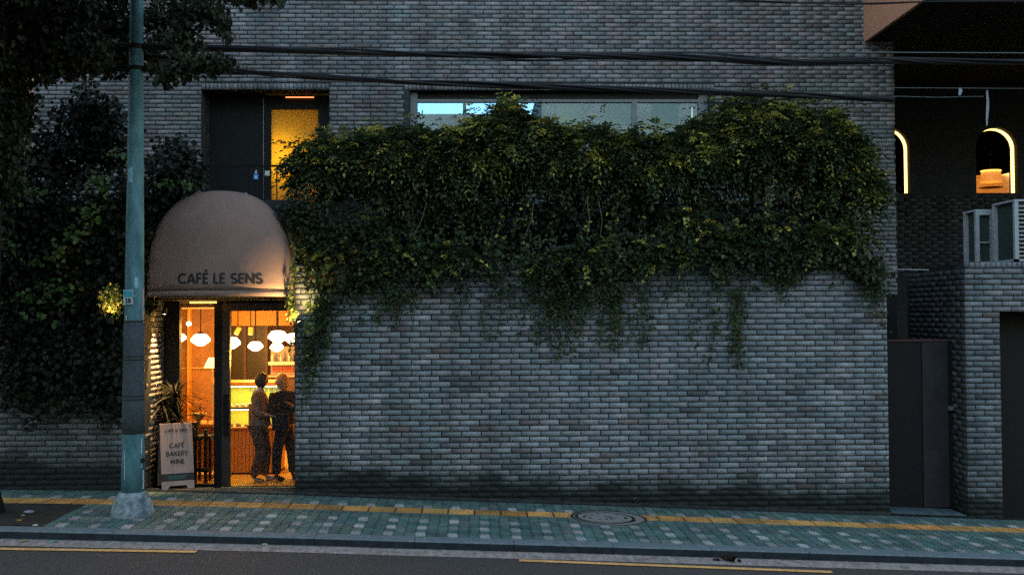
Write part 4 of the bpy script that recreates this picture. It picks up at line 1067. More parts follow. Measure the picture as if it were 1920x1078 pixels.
# warm lights near the lamps, one added in front to brighten the people
for x, y, e in ((-4.8, 19.0, 20), (-3.6, 18.9, 20), (-4.4, 20.8, 13), (-5.6, 20.0, 8), (-4.5, 17.45, 9), (-3.6, 18.2, 8)):
    point('pendant_and_fill_light', (x, y, 2.05 if y > 18 else 2.5), e, (1, .47, .07), .15)
# track spots
for px, sgn in ((446, -1), (470, .2)):
    c = P(px, 620, 19.6); t = empty('track_spotlight', c); tag(t, 'small ceiling spotlight tilted left behind the door glass' if sgn < 0 else 'small ceiling spotlight pointing down behind the door glass', 'spotlight')
    o = MB().lathe([(.035, .07), (.045, .06), (.045, -.07), (.04, -.072)], n=12).build('housing', M['terracotta'], t); o.rotation_euler = (0, .5 if sgn < 0 else 0.05, 0)
    o = MB().lathe([(.001, -.075), (.038, -.075)], n=12, cap=False).build('lens', M['lamp_white'], t); o.rotation_euler = (0, .5 if sgn < 0 else .05, 0)
    MB().tube([(0, 0, .05), (0, 0, 2.85 - c.z)], .01, 6).build('rod', M['black_metal'], t)
c = P(354, 607, 19); t = empty('ceiling_spotlight', c); tag(t, 'round bare spotlight near the top left of the left pane', 'spotlight')
MB().lathe([(.001, -.04), (.035, -.02), (.04, .01), (.03, .03)], n=14).build('bulb', M['bulb'], t, True)
MB().tube([(0, 0, .03), (0, 0, 2.85 - c.z)], .014, 8).build('stem', M['terracotta'], t)
# table lamp on a stand, left pane
c = P(398, 690, 18.9); t = empty('table_lamp', (c.x, c.y, cf)); tag(t, 'yellow green shaded standing lamp beside the door post', 'lamp')
MB().lathe([(.06, .0), (.14, -.17)], (0, 0, c.z - cf + .18), 18, cap=False).build('lamp_shade', emat('lime_shade', (.9, .75, .22), .45), t, True)
MB().tube([(0, 0, 0), (0, 0, c.z - cf + .1)], .012, 8).build('stem', M['steel'], t); MB().lathe([(.12, 0), (.12, .02), (.02, .03)], n=18).build('base', M['steel'], t)
MB().box(-.03, .03, -.03, .03, c.z - cf - .28, c.z - cf - .17).build('switch_box', M['terracotta'], t)
# wooden counter and easel frame in left pane
SYc = 17.9
def sx2(px): return PX(px, 850, SYc)
t = empty('side_counter', (0, 0, 0)); tag(t, 'orange wooden counter behind the left pane', 'counter')
zt2 = PZ(380, 795, SYc)
MB().box(sx2(352), sx2(404), SYc + .05, SYc + .6, cf + .14, zt2 - .04).build('front', mat('brick_orange', (.40, .16, .06), .7, c2=(.5, .22, .08), scale=12), t)
MB().box(sx2(350), sx2(405), SYc, SYc + .65, zt2 - .04, zt2).build('top', M['wood'], t)
t = empty('picture_frame', (0, 0, 0)); tag(t, 'leaning wooden frame on the counter beside the door post', 'frame')
b = MB(); a = P(388, 795, 17.95); c = P(398, 762, 18.1); b.beam(a, c, .02, .02); b.beam(P(401, 795, 17.95), P(403, 740, 18.1), .02, .02); b.build('rail', M['wood'], t)
# bowl planter and flowers on a stool
c = P(372, 796, 17.6); t = empty('bowl_planter', (c.x, c.y, PZ(372, 797, 17.6))); tag(t, 'ochre footed bowl standing behind the left pane', 'bowl')
MB().lathe([(.045, 0), (.03, .06), (.05, .08), (.12, .17), (.135, .2), (.12, .2), (.02, .1)], n=20).build('bowl', mat('bowl_ochre', (.62, .42, .16), .5), t, True)  # plain ochre colour, no emission
c = P(375, 770, 17.62); t = empty('flowers', c); tag(t, 'loose red and yellow flowers rising from the ochre bowl', 'flowers')
build_foliage('petals', [blob(c.x, 17.62, c.z + .06, .12, .1, .16, 60, .04, np.array([(.5, .12, .05), (.6, .35, .06), (.12, .1, .03)]), [.3, .3, .6], shell=.1)], t, .9)
# dark high chair in front of the counter
c = P(384, 905, 17.45); t = empty('chair', (c.x, c.y, cf)); tag(t, 'dark high chair standing behind the left pane', 'chair')
hz = PZ(384, 812, 17.45) - cf
for dx in (-.17, .0): MB().box(dx - .03 + .02, dx + .04, -.03, .03, 0, hz + (.06 if dx > -.1 else -.02)).build('leg', M['black'], t)
for dx in (-.17, .0): MB().box(dx - .03 + .02, dx + .03, .27, .32, 0, hz - .02).build('leg', M['black'], t)
MB().box(-.24, .1, -.04, .33, hz - .1, hz - .04).build('seat', M['black'], t)
MB().box(-.22, .07, -.02, .02, .18, .24).build('stretcher', M['black'], t)
MB().box(-.24, -.1, -.05, -.02, hz - .04, hz + .18).build('backrest', M['black'], t)
# spiky dracaena in a tall pot outside the left pane
c = P(322, 912, 16.75); t = empty('potted_plant', (c.x, c.y, FZ0)); tag(t, 'dark spiky potted plant beside the board in the entrance', 'plant')
MB().lathe([(.17, 0), (.22, .7), (.235, .72), (.21, .72), (.2, .65)], n=20).build('pot', M['black_metal'], t, True)
b = MB(); b.tube([(0, 0, .6), (.03, 0, 1.1), (.05, 0, 1.42)], [.03, .025, .02], 8); b.tube([(0, 0, .6), (-.08, .02, 1.0), (-.15, 0, 1.3)], [.025, .02, .015], 8); b.build('stem', M['bark'], t)
V, F = [], []
def blade(o, d, L_, w_):
    o = Vector(o); d = Vector(d).normalized(); s_ = d.cross(Vector((0, 0, 1))).normalized(); k0 = len(V)
    for i in range(6):
        q = i/5; pnt = o + d*L_*q + Vector((0, 0, -1))*L_*.42*q*q; ww_ = w_*(1 - q)**.7*(.5 + min(1, q*4)*.5)
        V.append(tuple(pnt - s_*ww_)); V.append(tuple(pnt + s_*ww_ + Vector((0, 0, .004))))
    for i in range(5): F.append((k0+2*i, k0+2*i+1, k0+2*i+3, k0+2*i+2))
for o_, n in (((.05, 0, 1.45), 90), ((-.15, 0, 1.32), 90), ((.1, 0, 1.12), 90), ((-.05, 0, 1.0), 60)):
    for i in range(n):
        a = random.uniform(0, 6.283); e = random.uniform(-.3, 1.3); blade(o_, (math.cos(a)*math.cos(e), math.sin(a)*math.cos(e)*.7, math.sin(e)), random.uniform(.35, .62), .014)
me = bpy.data.meshes.new('leaf_blades'); me.from_pydata(V, [], F); link('leaf_blades', me, mat('dracaena_leaf', (.008, .010, .006), .6, c2=(.02, .02, .01), scale=20), t)

# ================================================================== PEOPLE
def skin_obj(name, joints, edges, m, parent, root=0, sub=2):
    me = bpy.data.meshes.new(name); me.from_pydata([j[:3] for j in joints], edges, []); me.update()
    o = link(name, me, m, parent)
    sl = me.skin_vertices if len(me.skin_vertices) else None
    md = o.modifiers.new('skin', 'SKIN'); md.use_smooth_shade = True
    if not len(me.skin_vertices):
        me.skin_vertices.new() if hasattr(me.skin_vertices, 'new') else None
    for i, j in enumerate(joints):
        sv = me.skin_vertices[0].data[i]; r_ = j[3]; sv.radius = (r_, r_*(j[4] if len(j) > 4 else 1)); sv.use_root = (i == root)
    s_ = o.modifiers.new('sub', 'SUBSURF'); s_.levels = sub; s_.render_levels = sub
    return o
def head(parent, c, yaw, m_hair, style):
    "face looks along +x before the yaw"
    h_ = empty('head_pivot'); bpy.data.objects.remove(h_)
    b = MB(); n = 20; nv_ = 14
    Rz = Matrix.Rotation(yaw, 3, 'Z')
    for j in range(nv_+1):
        th_ = math.pi*j/nv_
        for i in range(n):
            a = 2*math.pi*i/n; x = .095*math.sin(th_)*math.cos(a); y = .075*math.sin(th_)*math.sin(a); z = .118*math.cos(th_)
            if z < -.02: x *= 1 - .25*(-z/.118) if x < 0 else 1 - .12*(-z/.118); y *= 1 - .3*(-z/.118)
            if x > .07 and abs(y) < .018 and -.035 < z < .02: x += .022
            if x > .06 and .012 < z < .04 and abs(y) > .012: x -= .008
            b.v.append(tuple(Rz @ Vector((x, y, z)) + Vector(c)))
    for j in range(nv_):
        for i in range(n): b.f.append((j*n+i, j*n+(i+1) % n, (j+1)*n+(i+1) % n, (j+1)*n+i))
    b.build('head', M['skin'], parent, True)
    # ears, eyes and mouth
    b = MB()
    for s_ in (-1, 1):
        b.lathe([(.002, -.03), (.014, -.01), (.016, .015), (.003, .03)], tuple(Rz @ Vector((-.005, s_*.077, -.005)) + Vector(c)), 8)
    b.build('ear', M['skin'], parent, True)
    b = MB()
    for s_ in (-1, 1): b.lathe([(.001, -.007), (.011, 0), (.001, .007)], tuple(Rz @ Vector((.083, s_*.03, .012)) + Vector(c)), 8)
    b.lathe([(.001, -.004), (.02, 0), (.001, .004)], tuple(Rz @ Vector((.075, 0, -.058)) + Vector(c)), 10)
    b.build('features', mat('face_features', (.12, .04, .03), .5) if 'face_features' not in bpy.data.materials else bpy.data.materials['face_features'], parent)
    b = MB()
    for j in range(nv_+1):
        th_ = math.pi*j/nv_
        for i in range(n):
            a = 2*math.pi*i/n; x = .112*math.sin(th_)*math.cos(a) - .014; y = .093*math.sin(th_)*math.sin(a); z = .132*math.cos(th_) + .008
            if style == 'bob' and z < 0 and x < .05: z *= 1.35; x -= .012; y *= 1.1
            if x > .03 and z < .062: x = .03 - .05*(.062 - z)/.15
            wob = 1 + .03*math.sin(i*3.1 + j*2.2); b.v.append(tuple(Rz @ Vector((x*wob, y*wob, z)) + Vector(c)))
    for j in range(nv_):
        for i in range(n): b.f.append((j*n+i, j*n+(i+1) % n, (j+1)*n+(i+1) % n, (j+1)*n+i))
    b.build('hair', m_hair, parent, True)
def shoe(parent, a, d, m_):
    "a heel position on the floor, d direction"
    d = Vector(d).normalized(); a = Vector(a)
    return skin_obj('shoe', [(*(a + Vector((0, 0, .045))), .045), (*(a + d*.1 + Vector((0, 0, .045))), .045, .9), (*(a + d*.2 + Vector((0, 0, .032))), .036, .8), (*(a + Vector((0, 0, .09))), .045)], [(0, 1), (1, 2), (0, 3)], m_, parent)
def fingers(J, E, wi, w_, d, up):
    "five short bent chains rooted at the palm"
    d = Vector(d).normalized(); up = Vector(up).normalized(); s_ = d.cross(up)
    w_ = Vector(w_); palm = w_ + d*.07; J.append((*palm, .026, .6)); pi_ = len(J)-1; E.append((wi, pi_))
    for k, (off, L_) in enumerate([(-.03, .055), (-.01, .075), (.01, .08), (.03, .07)]):
        a = palm + s_*off + d*.02; J.append((*a, .010)); E.append((pi_, len(J)-1)); b_ = a + d*L_*.6 - up*.01; J.append((*b_, .009)); E.append((len(J)-2, len(J)-1)); c_ = b_ + d*L_*.35 - up*.02; J.append((*c_, .007)); E.append((len(J)-2, len(J)-1))
    a = w_ + d*.03 - s_*.04; J.append((*a, .012)); E.append((wi, len(J)-1)); b_ = a + d*.045 - s_*.015; J.append((*b_, .009)); E.append((len(J)-2, len(J)-1))
def person(base, lab, hipx, knees, ankles, shoulders, neckp, headc, yaw, arms, mats, toes, style, hem, sc_=1.):
    t = empty('person', base); tag(t, lab, 'person')
    H = Vector((hipx, 0, .93)); CH = Vector(((shoulders[0].x + shoulders[1].x)/2, (shoulders[0].y + shoulders[1].y)/2, shoulders[0].z - .06))
    J = [(*H, .13, .8), (*(H.lerp(CH, .45)), .12, .8), (*CH, .14, .7), (*neckp, .05), (*(Vector(headc) - Vector((0, 0, .07))), .05)]
    E = [(0, 1), (1, 2), (2, 3), (3, 4)]
    hips = []
    for k in (0, 1):
        s_ = -1 if k == 0 else 1; hp = H + Vector((0.02*s_, .08*s_, -.08)); hips.append(hp)
        J += [(*hp, .085), (*knees[k], .055), (*ankles[k], .038)]; i = len(J)-3; E += [(0, i), (i, i+1), (i+1, i+2)]
    for k in (0, 1):
        J += [(*shoulders[k], .055), (*arms[k][0], .04), (*arms[k][1], .028)]; i = len(J)-3; E += [(2, i), (i, i+1), (i+1, i+2)]
        fingers(J, E, i+2, arms[k][1], Vector(arms[k][1]) - Vector(arms[k][0]), (0, 0, 1))
    skin_obj('body', J, E, M['skin'], t)
    # jacket: torso and sleeves, a little larger than the body
    J = [(*(H + Vector((0, 0, hem))), .185, .9), (*(H.lerp(CH, .4)), .175, .9), (*CH, .175, .8), (*(Vector(neckp) - Vector((0, 0, .02))), .065)]
    E = [(0, 1), (1, 2), (2, 3)]
    for k in (0, 1):
        w2 = Vector(arms[k][0]).lerp(Vector(arms[k][1]), .88)
        J += [(*shoulders[k], .08), (*arms[k][0], .062), (*w2, .048)]; i = len(J)-3; E += [(2, i), (i, i+1), (i+1, i+2)]
    skin_obj('jacket', J, E, M[mats[0]], t, root=1)
    J = [(*(H + Vector((0, 0, .03))), .135, .85)]; E = []
    for k in (0, 1):
        J += [(*hips[k], .115), (*(Vector(knees[k])), .088), (*(Vector(ankles[k]).lerp(Vector(knees[k]), .45)), .08), (*(Vector(ankles[k]) + Vector((0, 0, .0))), .078)]; i = len(J)-4; E += [(0, i), (i, i+1), (i+1, i+2), (i+2, i+3)]
    skin_obj('trousers', J, E, M[mats[1]], t)
    for k in (0, 1): shoe(t, (ankles[k][0], ankles[k][1], 0), toes[k], M[mats[2]])
    head(t, headc, yaw, M[mats[3]], style)
    t.scale = (sc_,)*3
    return t
VV = Vector
c = P(488, 905, 17.55)
person((c.x, 17.55, cf), 'person in a brown jacket and brown trousers standing inside the glass door', -.03,
       [VV((.03, -.09, .50)), VV((.08, .10, .49))], [VV((-.10, -.10, .09)), VV((.04, .12, .09))],
       [VV((-.06, -.17, 1.40)), VV((.0, .16, 1.40))], VV((.0, 0, 1.50)), (.03, 0, 1.64), R(35),
       [(VV((.0, -.25, 1.13)), VV((.14, -.20, 1.10))), (VV((.08, .22, 1.13)), VV((.20, .12, 1.20)))],
       ('jacket_brown', 'trousers_brown', 'shoe', 'hair_dark'), [(1, -.25, 0), (1, -.1, 0)], 'short', -.11)
c = P(531, 905, 17.75)
t2 = person((c.x, 17.75, cf), 'blond person in a black jacket over a yellow shirt inside the door', .02,
       [VV((-.08, -.08, .50)), VV((.12, .06, .50))], [VV((-.10, -.08, .09)), VV((.15, .08, .09))],
       [VV((-.12, -.10, 1.38)), VV((.16, .08, 1.38))], VV((.0, 0, 1.48)), (-.03, -.02, 1.61), R(215),
       [(VV((-.16, -.22, 1.12)), VV((-.04, -.28, .98))), (VV((.25, -.06, 1.12)), VV((.17, -.24, 1.24)))],
       ('jacket_black', 'trousers_dark', 'shoe_dark', 'hair_blond'), [(.8, -.7, 0), (.7, -.8, 0)], 'bob', .06)
b = MB(); b.lathe([(.155, -.02), (.15, .06)], (.02, 0, .92), 20, cap=False); b.build('shirt_hem', M['shirt'], t2, True)
t = empty('handbag', (c.x + .02, 17.44, cf + .98)); tag(t, 'black bag held in front by the blond person inside the door', 'bag')
MB().box(-.14, .13, -.05, .05, -.14, .14).build('bag_body', M['jacket_black'], t, bevel=.03)
b = MB(); b.tube([(-.09, 0, .13), (-.07, 0, .22), (.03, 0, .25), (.09, 0, .13)], .01, 6); b.build('strap', M['black'], t)

# ================================================================== SANDWICH BOARD
q = G(334, 917); 
sbd = empty('sandwich_board', (q.x, q.y, float(zg(q.x, q.y)))); tag(sbd, 'pinkish white folding menu board with black lettering beside the entrance', 'sandwich board')
sbd.rotation_euler = (0, 0, R(24))
BWD, BHT, lean = .47, .99, R(15)
MF = Matrix.Rotation(-lean, 4, 'X')      # leans back
def bpt(u, v, d=0): return tuple(MF @ Vector((u, -d, v)))
def bpoly(pts, d0, d1, name, m_, parent=sbd):
    b = MB(); n = len(pts); b.v = [bpt(u, v, d1) for u, v in pts] + [bpt(u, v, d0) for u, v in pts]
    b.f = [tuple(range(n)), tuple(range(2*n-1, n-1, -1))] + [(i, n+i, n+(i+1) % n, (i+1) % n) for i in range(n)]
    return b.build(name, m_, parent)
W2 = BWD/2
bpoly([(-W2, .0), (-W2 + .08, 0), (-W2 + .12, .055), (W2 - .12, .055), (W2 - .08, 0), (W2, 0), (W2, .125), (-W2, .125)], 0, .018, 'foot_panel', M['board'])
bpoly([(-W2, .127), (W2, .127), (W2, .235), (-W2, .235)], 0, .017, 'black_band', M['black'])
bpoly([(-W2, .237), (W2, .237), (W2, BHT), (-W2, BHT)], 0, .018, 'panel', M['board'])
# rear leaf
b = MB(); MR = Matrix.Translation(bpt(0, BHT)) @ Matrix.Rotation(lean, 4, 'X')
b.mbox(MR @ Matrix.Translation((0, .012, -BHT/2)), BWD, .018, BHT); b.build('rear_panel', M['board'], sbd)
def bl(txt, h_, v, w_=.17): lettering(txt, lambda u, vv, d: bpt(u, vv, d + .0185), h_, w_, center=(0, v), track=.06).build('lettering', M['black'], sbd)
bl('CAFÉ LE SENS', .042, .885, .2); bl('CAFÉ', .072, .655, .2); bl('BAKERY', .072, .535, .2); bl('WINE', .072, .415, .2)
b = MB()
for r_, n in ((.195, 9), (.165, 8)):
    for k in range(n): b.quad(bpt(-.13 + k*.03, r_ - .008, .0205), bpt(-.112 + k*.03, r_ - .008, .0205), bpt(-.112 + k*.03, r_ + .008, .0205), bpt(-.13 + k*.03, r_ + .008, .0205))
b.build('small_print', mat('teal_print', (.02, .16, .15), .6), sbd)

# ================================================================== STREET POLE
q = G(246, 968); PY_ = q.y + .1; pxx = PX(249, 920, PY_)
pole = empty('street_pole', (pxx, PY_, float(zg(pxx, PY_)))); tag(pole, 'tall teal painted street pole with concrete foot on the pavement', 'pole')
lean_ = .012
def pz(py): return PZ(249, py, PY_) - pole.location.z
hh = 7.5; r0, r1 = .152, .088; zt_ = pz(60)
def pr_(z): return r0 + (r1 - r0)*z/zt_
b = MB(); zs_ = list(np.linspace(.25, hh, 14)); b.tube([(z*.004, 0, z) for z in zs_], [pr_(z) for z in zs_], 28); b.build('shaft', M['pole'], pole, True)
b = MB(); zb_ = pz(922)
b.lathe([(.27, -.03), (.28, .02), (.265, .08), (.22, zb_*.75), (.172, zb_), (.15, zb_ + .01)], n=24, cap=True); o = b.build('foot', M['pole_base'], pole, True)
z0_, z1_ = pz(812), pz(600)
zz_ = np.linspace(z0_, z1_, 5)
b = MB(); b.tube([(z*.004, 0, z) for z in zz_], [pr_(z) + .006 for z in zz_], 28); b.build('anti_poster_wrap', M['wrap'], pole, True)
for py in (603, 668, 674, 742, 748, 810):
    z = pz(py); b = MB(); b.tube([(z*.004, 0, z - .008), (z*.004, 0, z + .008)], pr_(z) + .010, 28); b.build('strap', M['black'], pole)
for py in (87, 90, 128, 130): 
    z = pz(py); b = MB(); b.tube([(z*.004, 0, z - .02), (z*.004, 0, z + .02)], pr_(z) + .012, 20); b.build('clamp', M['black_metal'], pole)
# number plate and stickers
q = P(241, 557, PY_ - .15)
npl = empty('number_plate'); npl.parent = pole; npl.location = (q.x - pxx, -.158, q.z - pole.location.z)
MB().box(-.062, .062, -.006, .006, -.095, .095).build('plate', mat('plate_grey', (.36, .42, .44), .6), npl)
MB().box(-.054, .054, -.009, -.0065, .0, .085).build('blue_field', mat('plate_blue', (.02, .22, .32), .6, c2=(.05, .32, .38), scale=30), npl)
lettering('18', lambda u, v, d: (u, -.0065 - d, v), .062, .2, center=(0, -.047)).build('digits', M['black'], npl)
def sticker(px, py, w_, h_, m_, name='sticker'):
    z = pz(py); x = PX(px, py, PY_ - pr_(z)) - pxx - z*.004; r_ = pr_(z) + (.003)
    a = math.asin(max(-.97, min(.97, x/r_))); b = MB(); n = 5; da = w_/r_/2
    for i in range(n+1):
        q_ = a - da + 2*da*i/n
        b.v += [(r_*math.sin(q_) + z*.004, -r_*math.cos(q_), z - h_/2), (r_*math.sin(q_) + z*.004, -r_*math.cos(q_), z + h_/2)]
    for i in range(n): b.f.append((2*i, 2*i+2, 2*i+3, 2*i+1))
    b.build(name, m_, pole)
stm = mat('sticker_paper', (.45, .38, .37), .7, c2=(.25, .2, .2), scale=50); stw = mat('sticker_pale', (.5, .56, .58), .7, c2=(.3, .38, .42), scale=40)
sticker(267, 572, .035, .42, stm); sticker(262, 868, .02, .1, stw); sticker(264, 890, .03, .14, stw); sticker(233, 870, .012, .36, stw); sticker(262, 835, .02, .2, stw); sticker(236, 600, .02, .12, stw); sticker(266, 908, .03, .1, stw)
sticker(255, 530, .05, .14, mat('pole_patch', (.2, .42, .47), .7)); sticker(244, 330, .07, .2, bpy.data.materials['pole_patch']); sticker(252, 555, .012, .012, M['white'], 'screw')
o = MB().box(-.03, .03, -.03, .03, -.025, .025).build('bolt_bracket', M['black_metal'], pole); o.location = (.15, -.05, pz(862))

# ================================================================== CABLES
def cable_bundle(lab, pts, Y, n, r_, spread, hooks=()):
    t = empty('overhead_cable', (0, 0, 0)); tag(t, lab, 'cable')
    W = [P(x, y, Y) for x, y in pts]
    for k in range(n):
        ph = random.uniform(0, 6.28); fr = random.uniform(.5, 1.4); q = []
        for i in range(len(W)-1):
            for j in range(6):
                s_ = (i + j/6); p_ = W[i].lerp(W[i+1], j/6)
                # smooth the polyline a little
                a = ph + s_*fr*2; q.append(p_ + Vector((0, math.cos(a)*spread, math.sin(a)*spread)))
        q.append(W[-1] + Vector((0, math.cos(ph), math.sin(ph)))*spread)
        sm = q[:]
        for _ in range(4): sm = [sm[0]] + [(sm[i-1] + sm[i]*2 + sm[i+1])/4 for i in range(1, len(sm)-1)] + [sm[-1]]
        MB().tube(sm, r_*random.uniform(.8, 1.2), 6).build('cable', M['cable'], t)
    for hx_, hy_ in hooks:
        a = P(hx_, hy_, Y); b = MB(); b.tube([a, a + Vector((.006, 0, .09))], .006, 5); b.tube([a + Vector((.0, -.01, .05)), a + Vector((.05, -.01, .1))], .005, 5); b.build('cable_tie', M['cable'], t)
    return t
CYY = PY_ - .02
cable_bundle('thick upper bundle of black cables crossing in front of the wall', [(-200, 70), (90, 82), (258, 89), (440, 92), (620, 96), (860, 102), (1000, 107), (1150, 106), (1280, 108), (1400, 114), (1500, 118), (1640, 113), (1760, 116), (2000, 117)], CYY, 8, .016, .034,
             [(545, 94), (712, 96), (838, 98), (1040, 104), (1195, 104)])
cable_bundle('thick lower bundle of black cables sloping above the long window', [(-200, 118), (90, 124), (258, 129), (400, 134), (540, 142), (700, 150), (860, 157), (1000, 163), (1140, 167), (1300, 173), (1480, 178), (1600, 183), (1675, 187)], CYY, 7, .016, .030,
             [(455, 132), (612, 143), (720, 148), (838, 153), (970, 158), (1093, 162), (1230, 168), (1368, 172), (1499, 174)])
cable_bundle('thin dark cable at the top right corner', [(1300, -8), (1380, 2), (1500, 6), (1640, 8), (1760, 4), (2000, 3)], CYY, 3, .009, .010)
cable_bundle('thin sagging cable looping above the hedge on the right', [(1320, 192), (1400, 194), (1450, 188), (1540, 179), (1600, 182)], CYY, 1, .008, 0)
cable_bundle('thin twisted cable above the upper bundle', [(860, 103), (960, 114), (1050, 112), (1200, 102), (1300, 100), (1420, 108), (1520, 122)], CYY, 2, .009, .012)
def wire(lab, pts, Y, m_='wire', r_=.006):
    W = [P(x, y, Y) for x, y in pts]; o = MB().tube(W, r_, 5).build('wire', M[m_], None); tag(o, lab, 'wire')
wire('pale straight wire highest on the dark right side', [(1200, 96), (1560, 98.5), (1960, 100)], 14.6)
wire('pale thin wire carrying two small tags on the right', [(1660, 165), (1960, 166.5)], 18.0, r_=.006)
wire('faint dark blue wire just below the tagged wire', [(1675, 181), (1760, 183), (1845, 181)], 18.0, r_=.006)
wire('fine wire running along the wall left of the window', [(260, 72), (430, 76), (900, 88), (1150, 91)], 14.6, 'wire', .004)
q0 = P(1672, 505, 16.5); q1 = P(1741, 506, 16.5); o = MB().tube([q0, q1], .008, 6).build('rod', M['ac']); tag(o, 'short pale rod above the gate between the brick walls', 'rod')
# tags hanging from the wire
def hang(px, py0, py1, w_, lab):
    a = P(px, py0, 17.98); c = P(px + 1, py1, 17.98); b = MB(); n = 6
    for i in range(n+1):
        t_ = i/n; p_ = a.lerp(c, t_); ww_ = w_*(.35 + math.sin(math.pi*min(1, t_*1.05))*.65); b.v += [(p_.x - ww_/2 + .01*math.sin(t_*5), p_.y, p_.z), (p_.x + ww_/2 + .01*math.sin(t_*5), p_.y - .03, p_.z)]
    for i in range(n): b.f.append((2*i, 2*i+1, 2*i+3, 2*i+2))
    o = b.build('hanging_ribbon', mat('pale_ribbon', (.30, .34, .40), .8)); md = o.modifiers.new('s', 'SOLIDIFY'); md.thickness = .004; tag(o, lab, 'ribbon')
hang(1799, 165, 180, .05, 'short pale tag hanging from the thin wire')
hang(1850, 170, 236, .035, 'long pale ribbon hanging above the arched window')

# ================================================================== RIGHT SIDE: gate, pier, units, neighbour
gp = empty('gate_pier', (0, 0, 0)); tag(gp, 'brick pier and wall right of the dark gate, carrying the outdoor units', 'wall')
PX0, PX1_ = PX(1810, 700, YW), PX(1876, 700, YW); PXE = 14.0; HZ = PZ(1900, 582, YW)
b = MB(); b.box(PX0 + .012, PX1_ - .012, YW, YW + 2.2, -1.6, HZ); b.box(PX0 + .012, PXE, YW, YW + .34, HZ, GZ1 - .012); b.box(PX0 + .012, PX0 + .3, YW + .34, YW + 2.2, HZ, GZ1 - .3)
b.build('wall_core', M['mortar'], gp)
bricks(gp, (0, YW, 0), (1, 0, 0), (0, -1, 0), PX0, 10.2, SZ - 60*.0833, SZ, .2995, .0833, lambda n: tones_front(n)*.72, holes=[(PX1_, 12, -3, HZ)], nparts=300, pick=lambda u, z: u < 8.6,
       foot=lambda u: float(zw(u)), soldiers=[(PX0, 10.2, SZ, GZ1, .083)], phase=.05)
bricks(gp, (PX0 + .012, YW, 0), (0, -1, 0), (-1, 0, 0), -2.1, -.012, SZ - 60*.0833, SZ, .2995, .0833, lambda n: tones_front(n)*.28, nparts=300, pick=lambda u, z: u > -1.0, foot=lambda u: float(zw(PX0)))  # side tones darkened, painting in the shade of the gate passage
t = empty('shutter', (0, 0, 0)); tag(t, 'dark closed shutter at the right edge under the brick lintel', 'shutter')
MB().box(PX1_ - .02, 12, YW + .6, YW + .64, -1.5, HZ + .05).build('shutter_panel', M['black_metal'], t)
GTY = 16.55
gt_ = empty('gate', (0, 0, 0)); tag(gt_, 'tall dark metal gate between the garden wall and the brick pier', 'gate')
def gx(px): return PX(px, 800, GTY)
gz1_ = PZ(1730, 640, GTY)
MB().box(GX1 - .0, gx(1729), GTY, GTY + .03, -1.2, gz1_).build('fixed_panel', M['black_metal'], gt_)
MB().box(gx(1730), gx(1778), GTY - .015, GTY + .03, float(zw(7)) + .05, gz1_ - .01).build('leaf_panel', mat('gate_leaf', (.020, .019, .022), .7, c2=(.030, .029, .032), scale=3), gt_)
MB().box(gx(1779), PX0 + .01, GTY, GTY + .03, -1.2, gz1_).build('side_panel', M['black_metal'], gt_)
MB().box(GX1, PX0 + .01, GTY - .03, GTY + .05, gz1_ + .001, gz1_ + .03).build('top_rail', mat('rusty_rail', (.07, .035, .025), .7), gt_)
p_ = P(1783, 765, GTY - .03); MB().box(p_.x - .05, p_.x + .03, GTY - .06, GTY - .001, p_.z - .03, p_.z + .03).build('handle', M['steel'], gt_)
q0 = G(1700, 958)
b = MB(); b.extr([(GX1 + .02, float(zw(GX1)) + .001), (PX0 + .05, float(zw(PX0)) + .001), (PX0 - .1, float(zw(PX0)) + .05), (GX1 + .02, float(zw(GX1)) + .045)], YW + .02, YW + .4)
o = b.build('threshold', mat('threshold_steel', (.09, .13, .15), .7, c2=(.04, .06, .07), scale=6)); tag(o, 'worn pale blue threshold slab in front of the gate', 'threshold')
# outdoor units
def outdoor_unit(x0, x1, y0, y1, z0, z1, lab, louv):
    t = empty('outdoor_unit', (x0, y0, z0)); tag(t, lab, 'air conditioner'); w_, d_, h_ = x1-x0, y1-y0, z1-z0; e = .06
    MB().box(e, w_-e, e, d_-e, .03, h_-.03).build('coil', M['coil'], t)
    for (a, c) in ((0, 0), (w_-e, 0), (0, d_-e), (w_-e, d_-e)): MB().box(a, a+e, c, c+e, 0, h_-.03).build('corner_post', M['ac'], t)
    MB().box(-.005, w_+.005, -.005, d_+.005, h_-.03, h_).build('top_panel', M['ac'], t)
    MB().box(0, w_, 0, d_, -.0, .03).build('base_pan', M['ac'], t)
    if louv:
        n = 13
        for k in range(n): z = .06 + k*(h_-.12)/n; MB().mbox(Matrix.Translation((w_/2, .012, z + .02)) @ Matrix.Rotation(.5, 4, 'X'), w_-2*e, .045, .008).build('louver', M['ac'], t)
    else:
        MB().box(e, w_-e, .0, .02, h_*.38, h_*.38 + .02).build('mid_rail', M['ac'], t); MB().box(e, w_-e, 0, .02, h_-.09, h_-.03).build('upper_rail', M['ac'], t)
    return t
ZU = GZ1 + .012
xA = PX(1903, 430, YW + .06)
outdoor_unit(xA, xA + 1.1, YW + .06, YW + .78, ZU, PZ(1903, 374, YW + .06), 'large outdoor air conditioner with white louvres on the brick wall', True)
xB = PX(1822, 440, YW + 1.05)
outdoor_unit(xB, PX(1857, 440, YW + 1.05), YW + .9, YW + 1.35, ZU, PZ(1840, 393, YW + .9), 'narrow outdoor unit with open white frame left of the louvred one', False)
MB().box(PX0 + .4, PXE, YW + .341, YW + 2.2, ZU - .25, ZU - .002).build('roof_slab', M['dark'], gp)
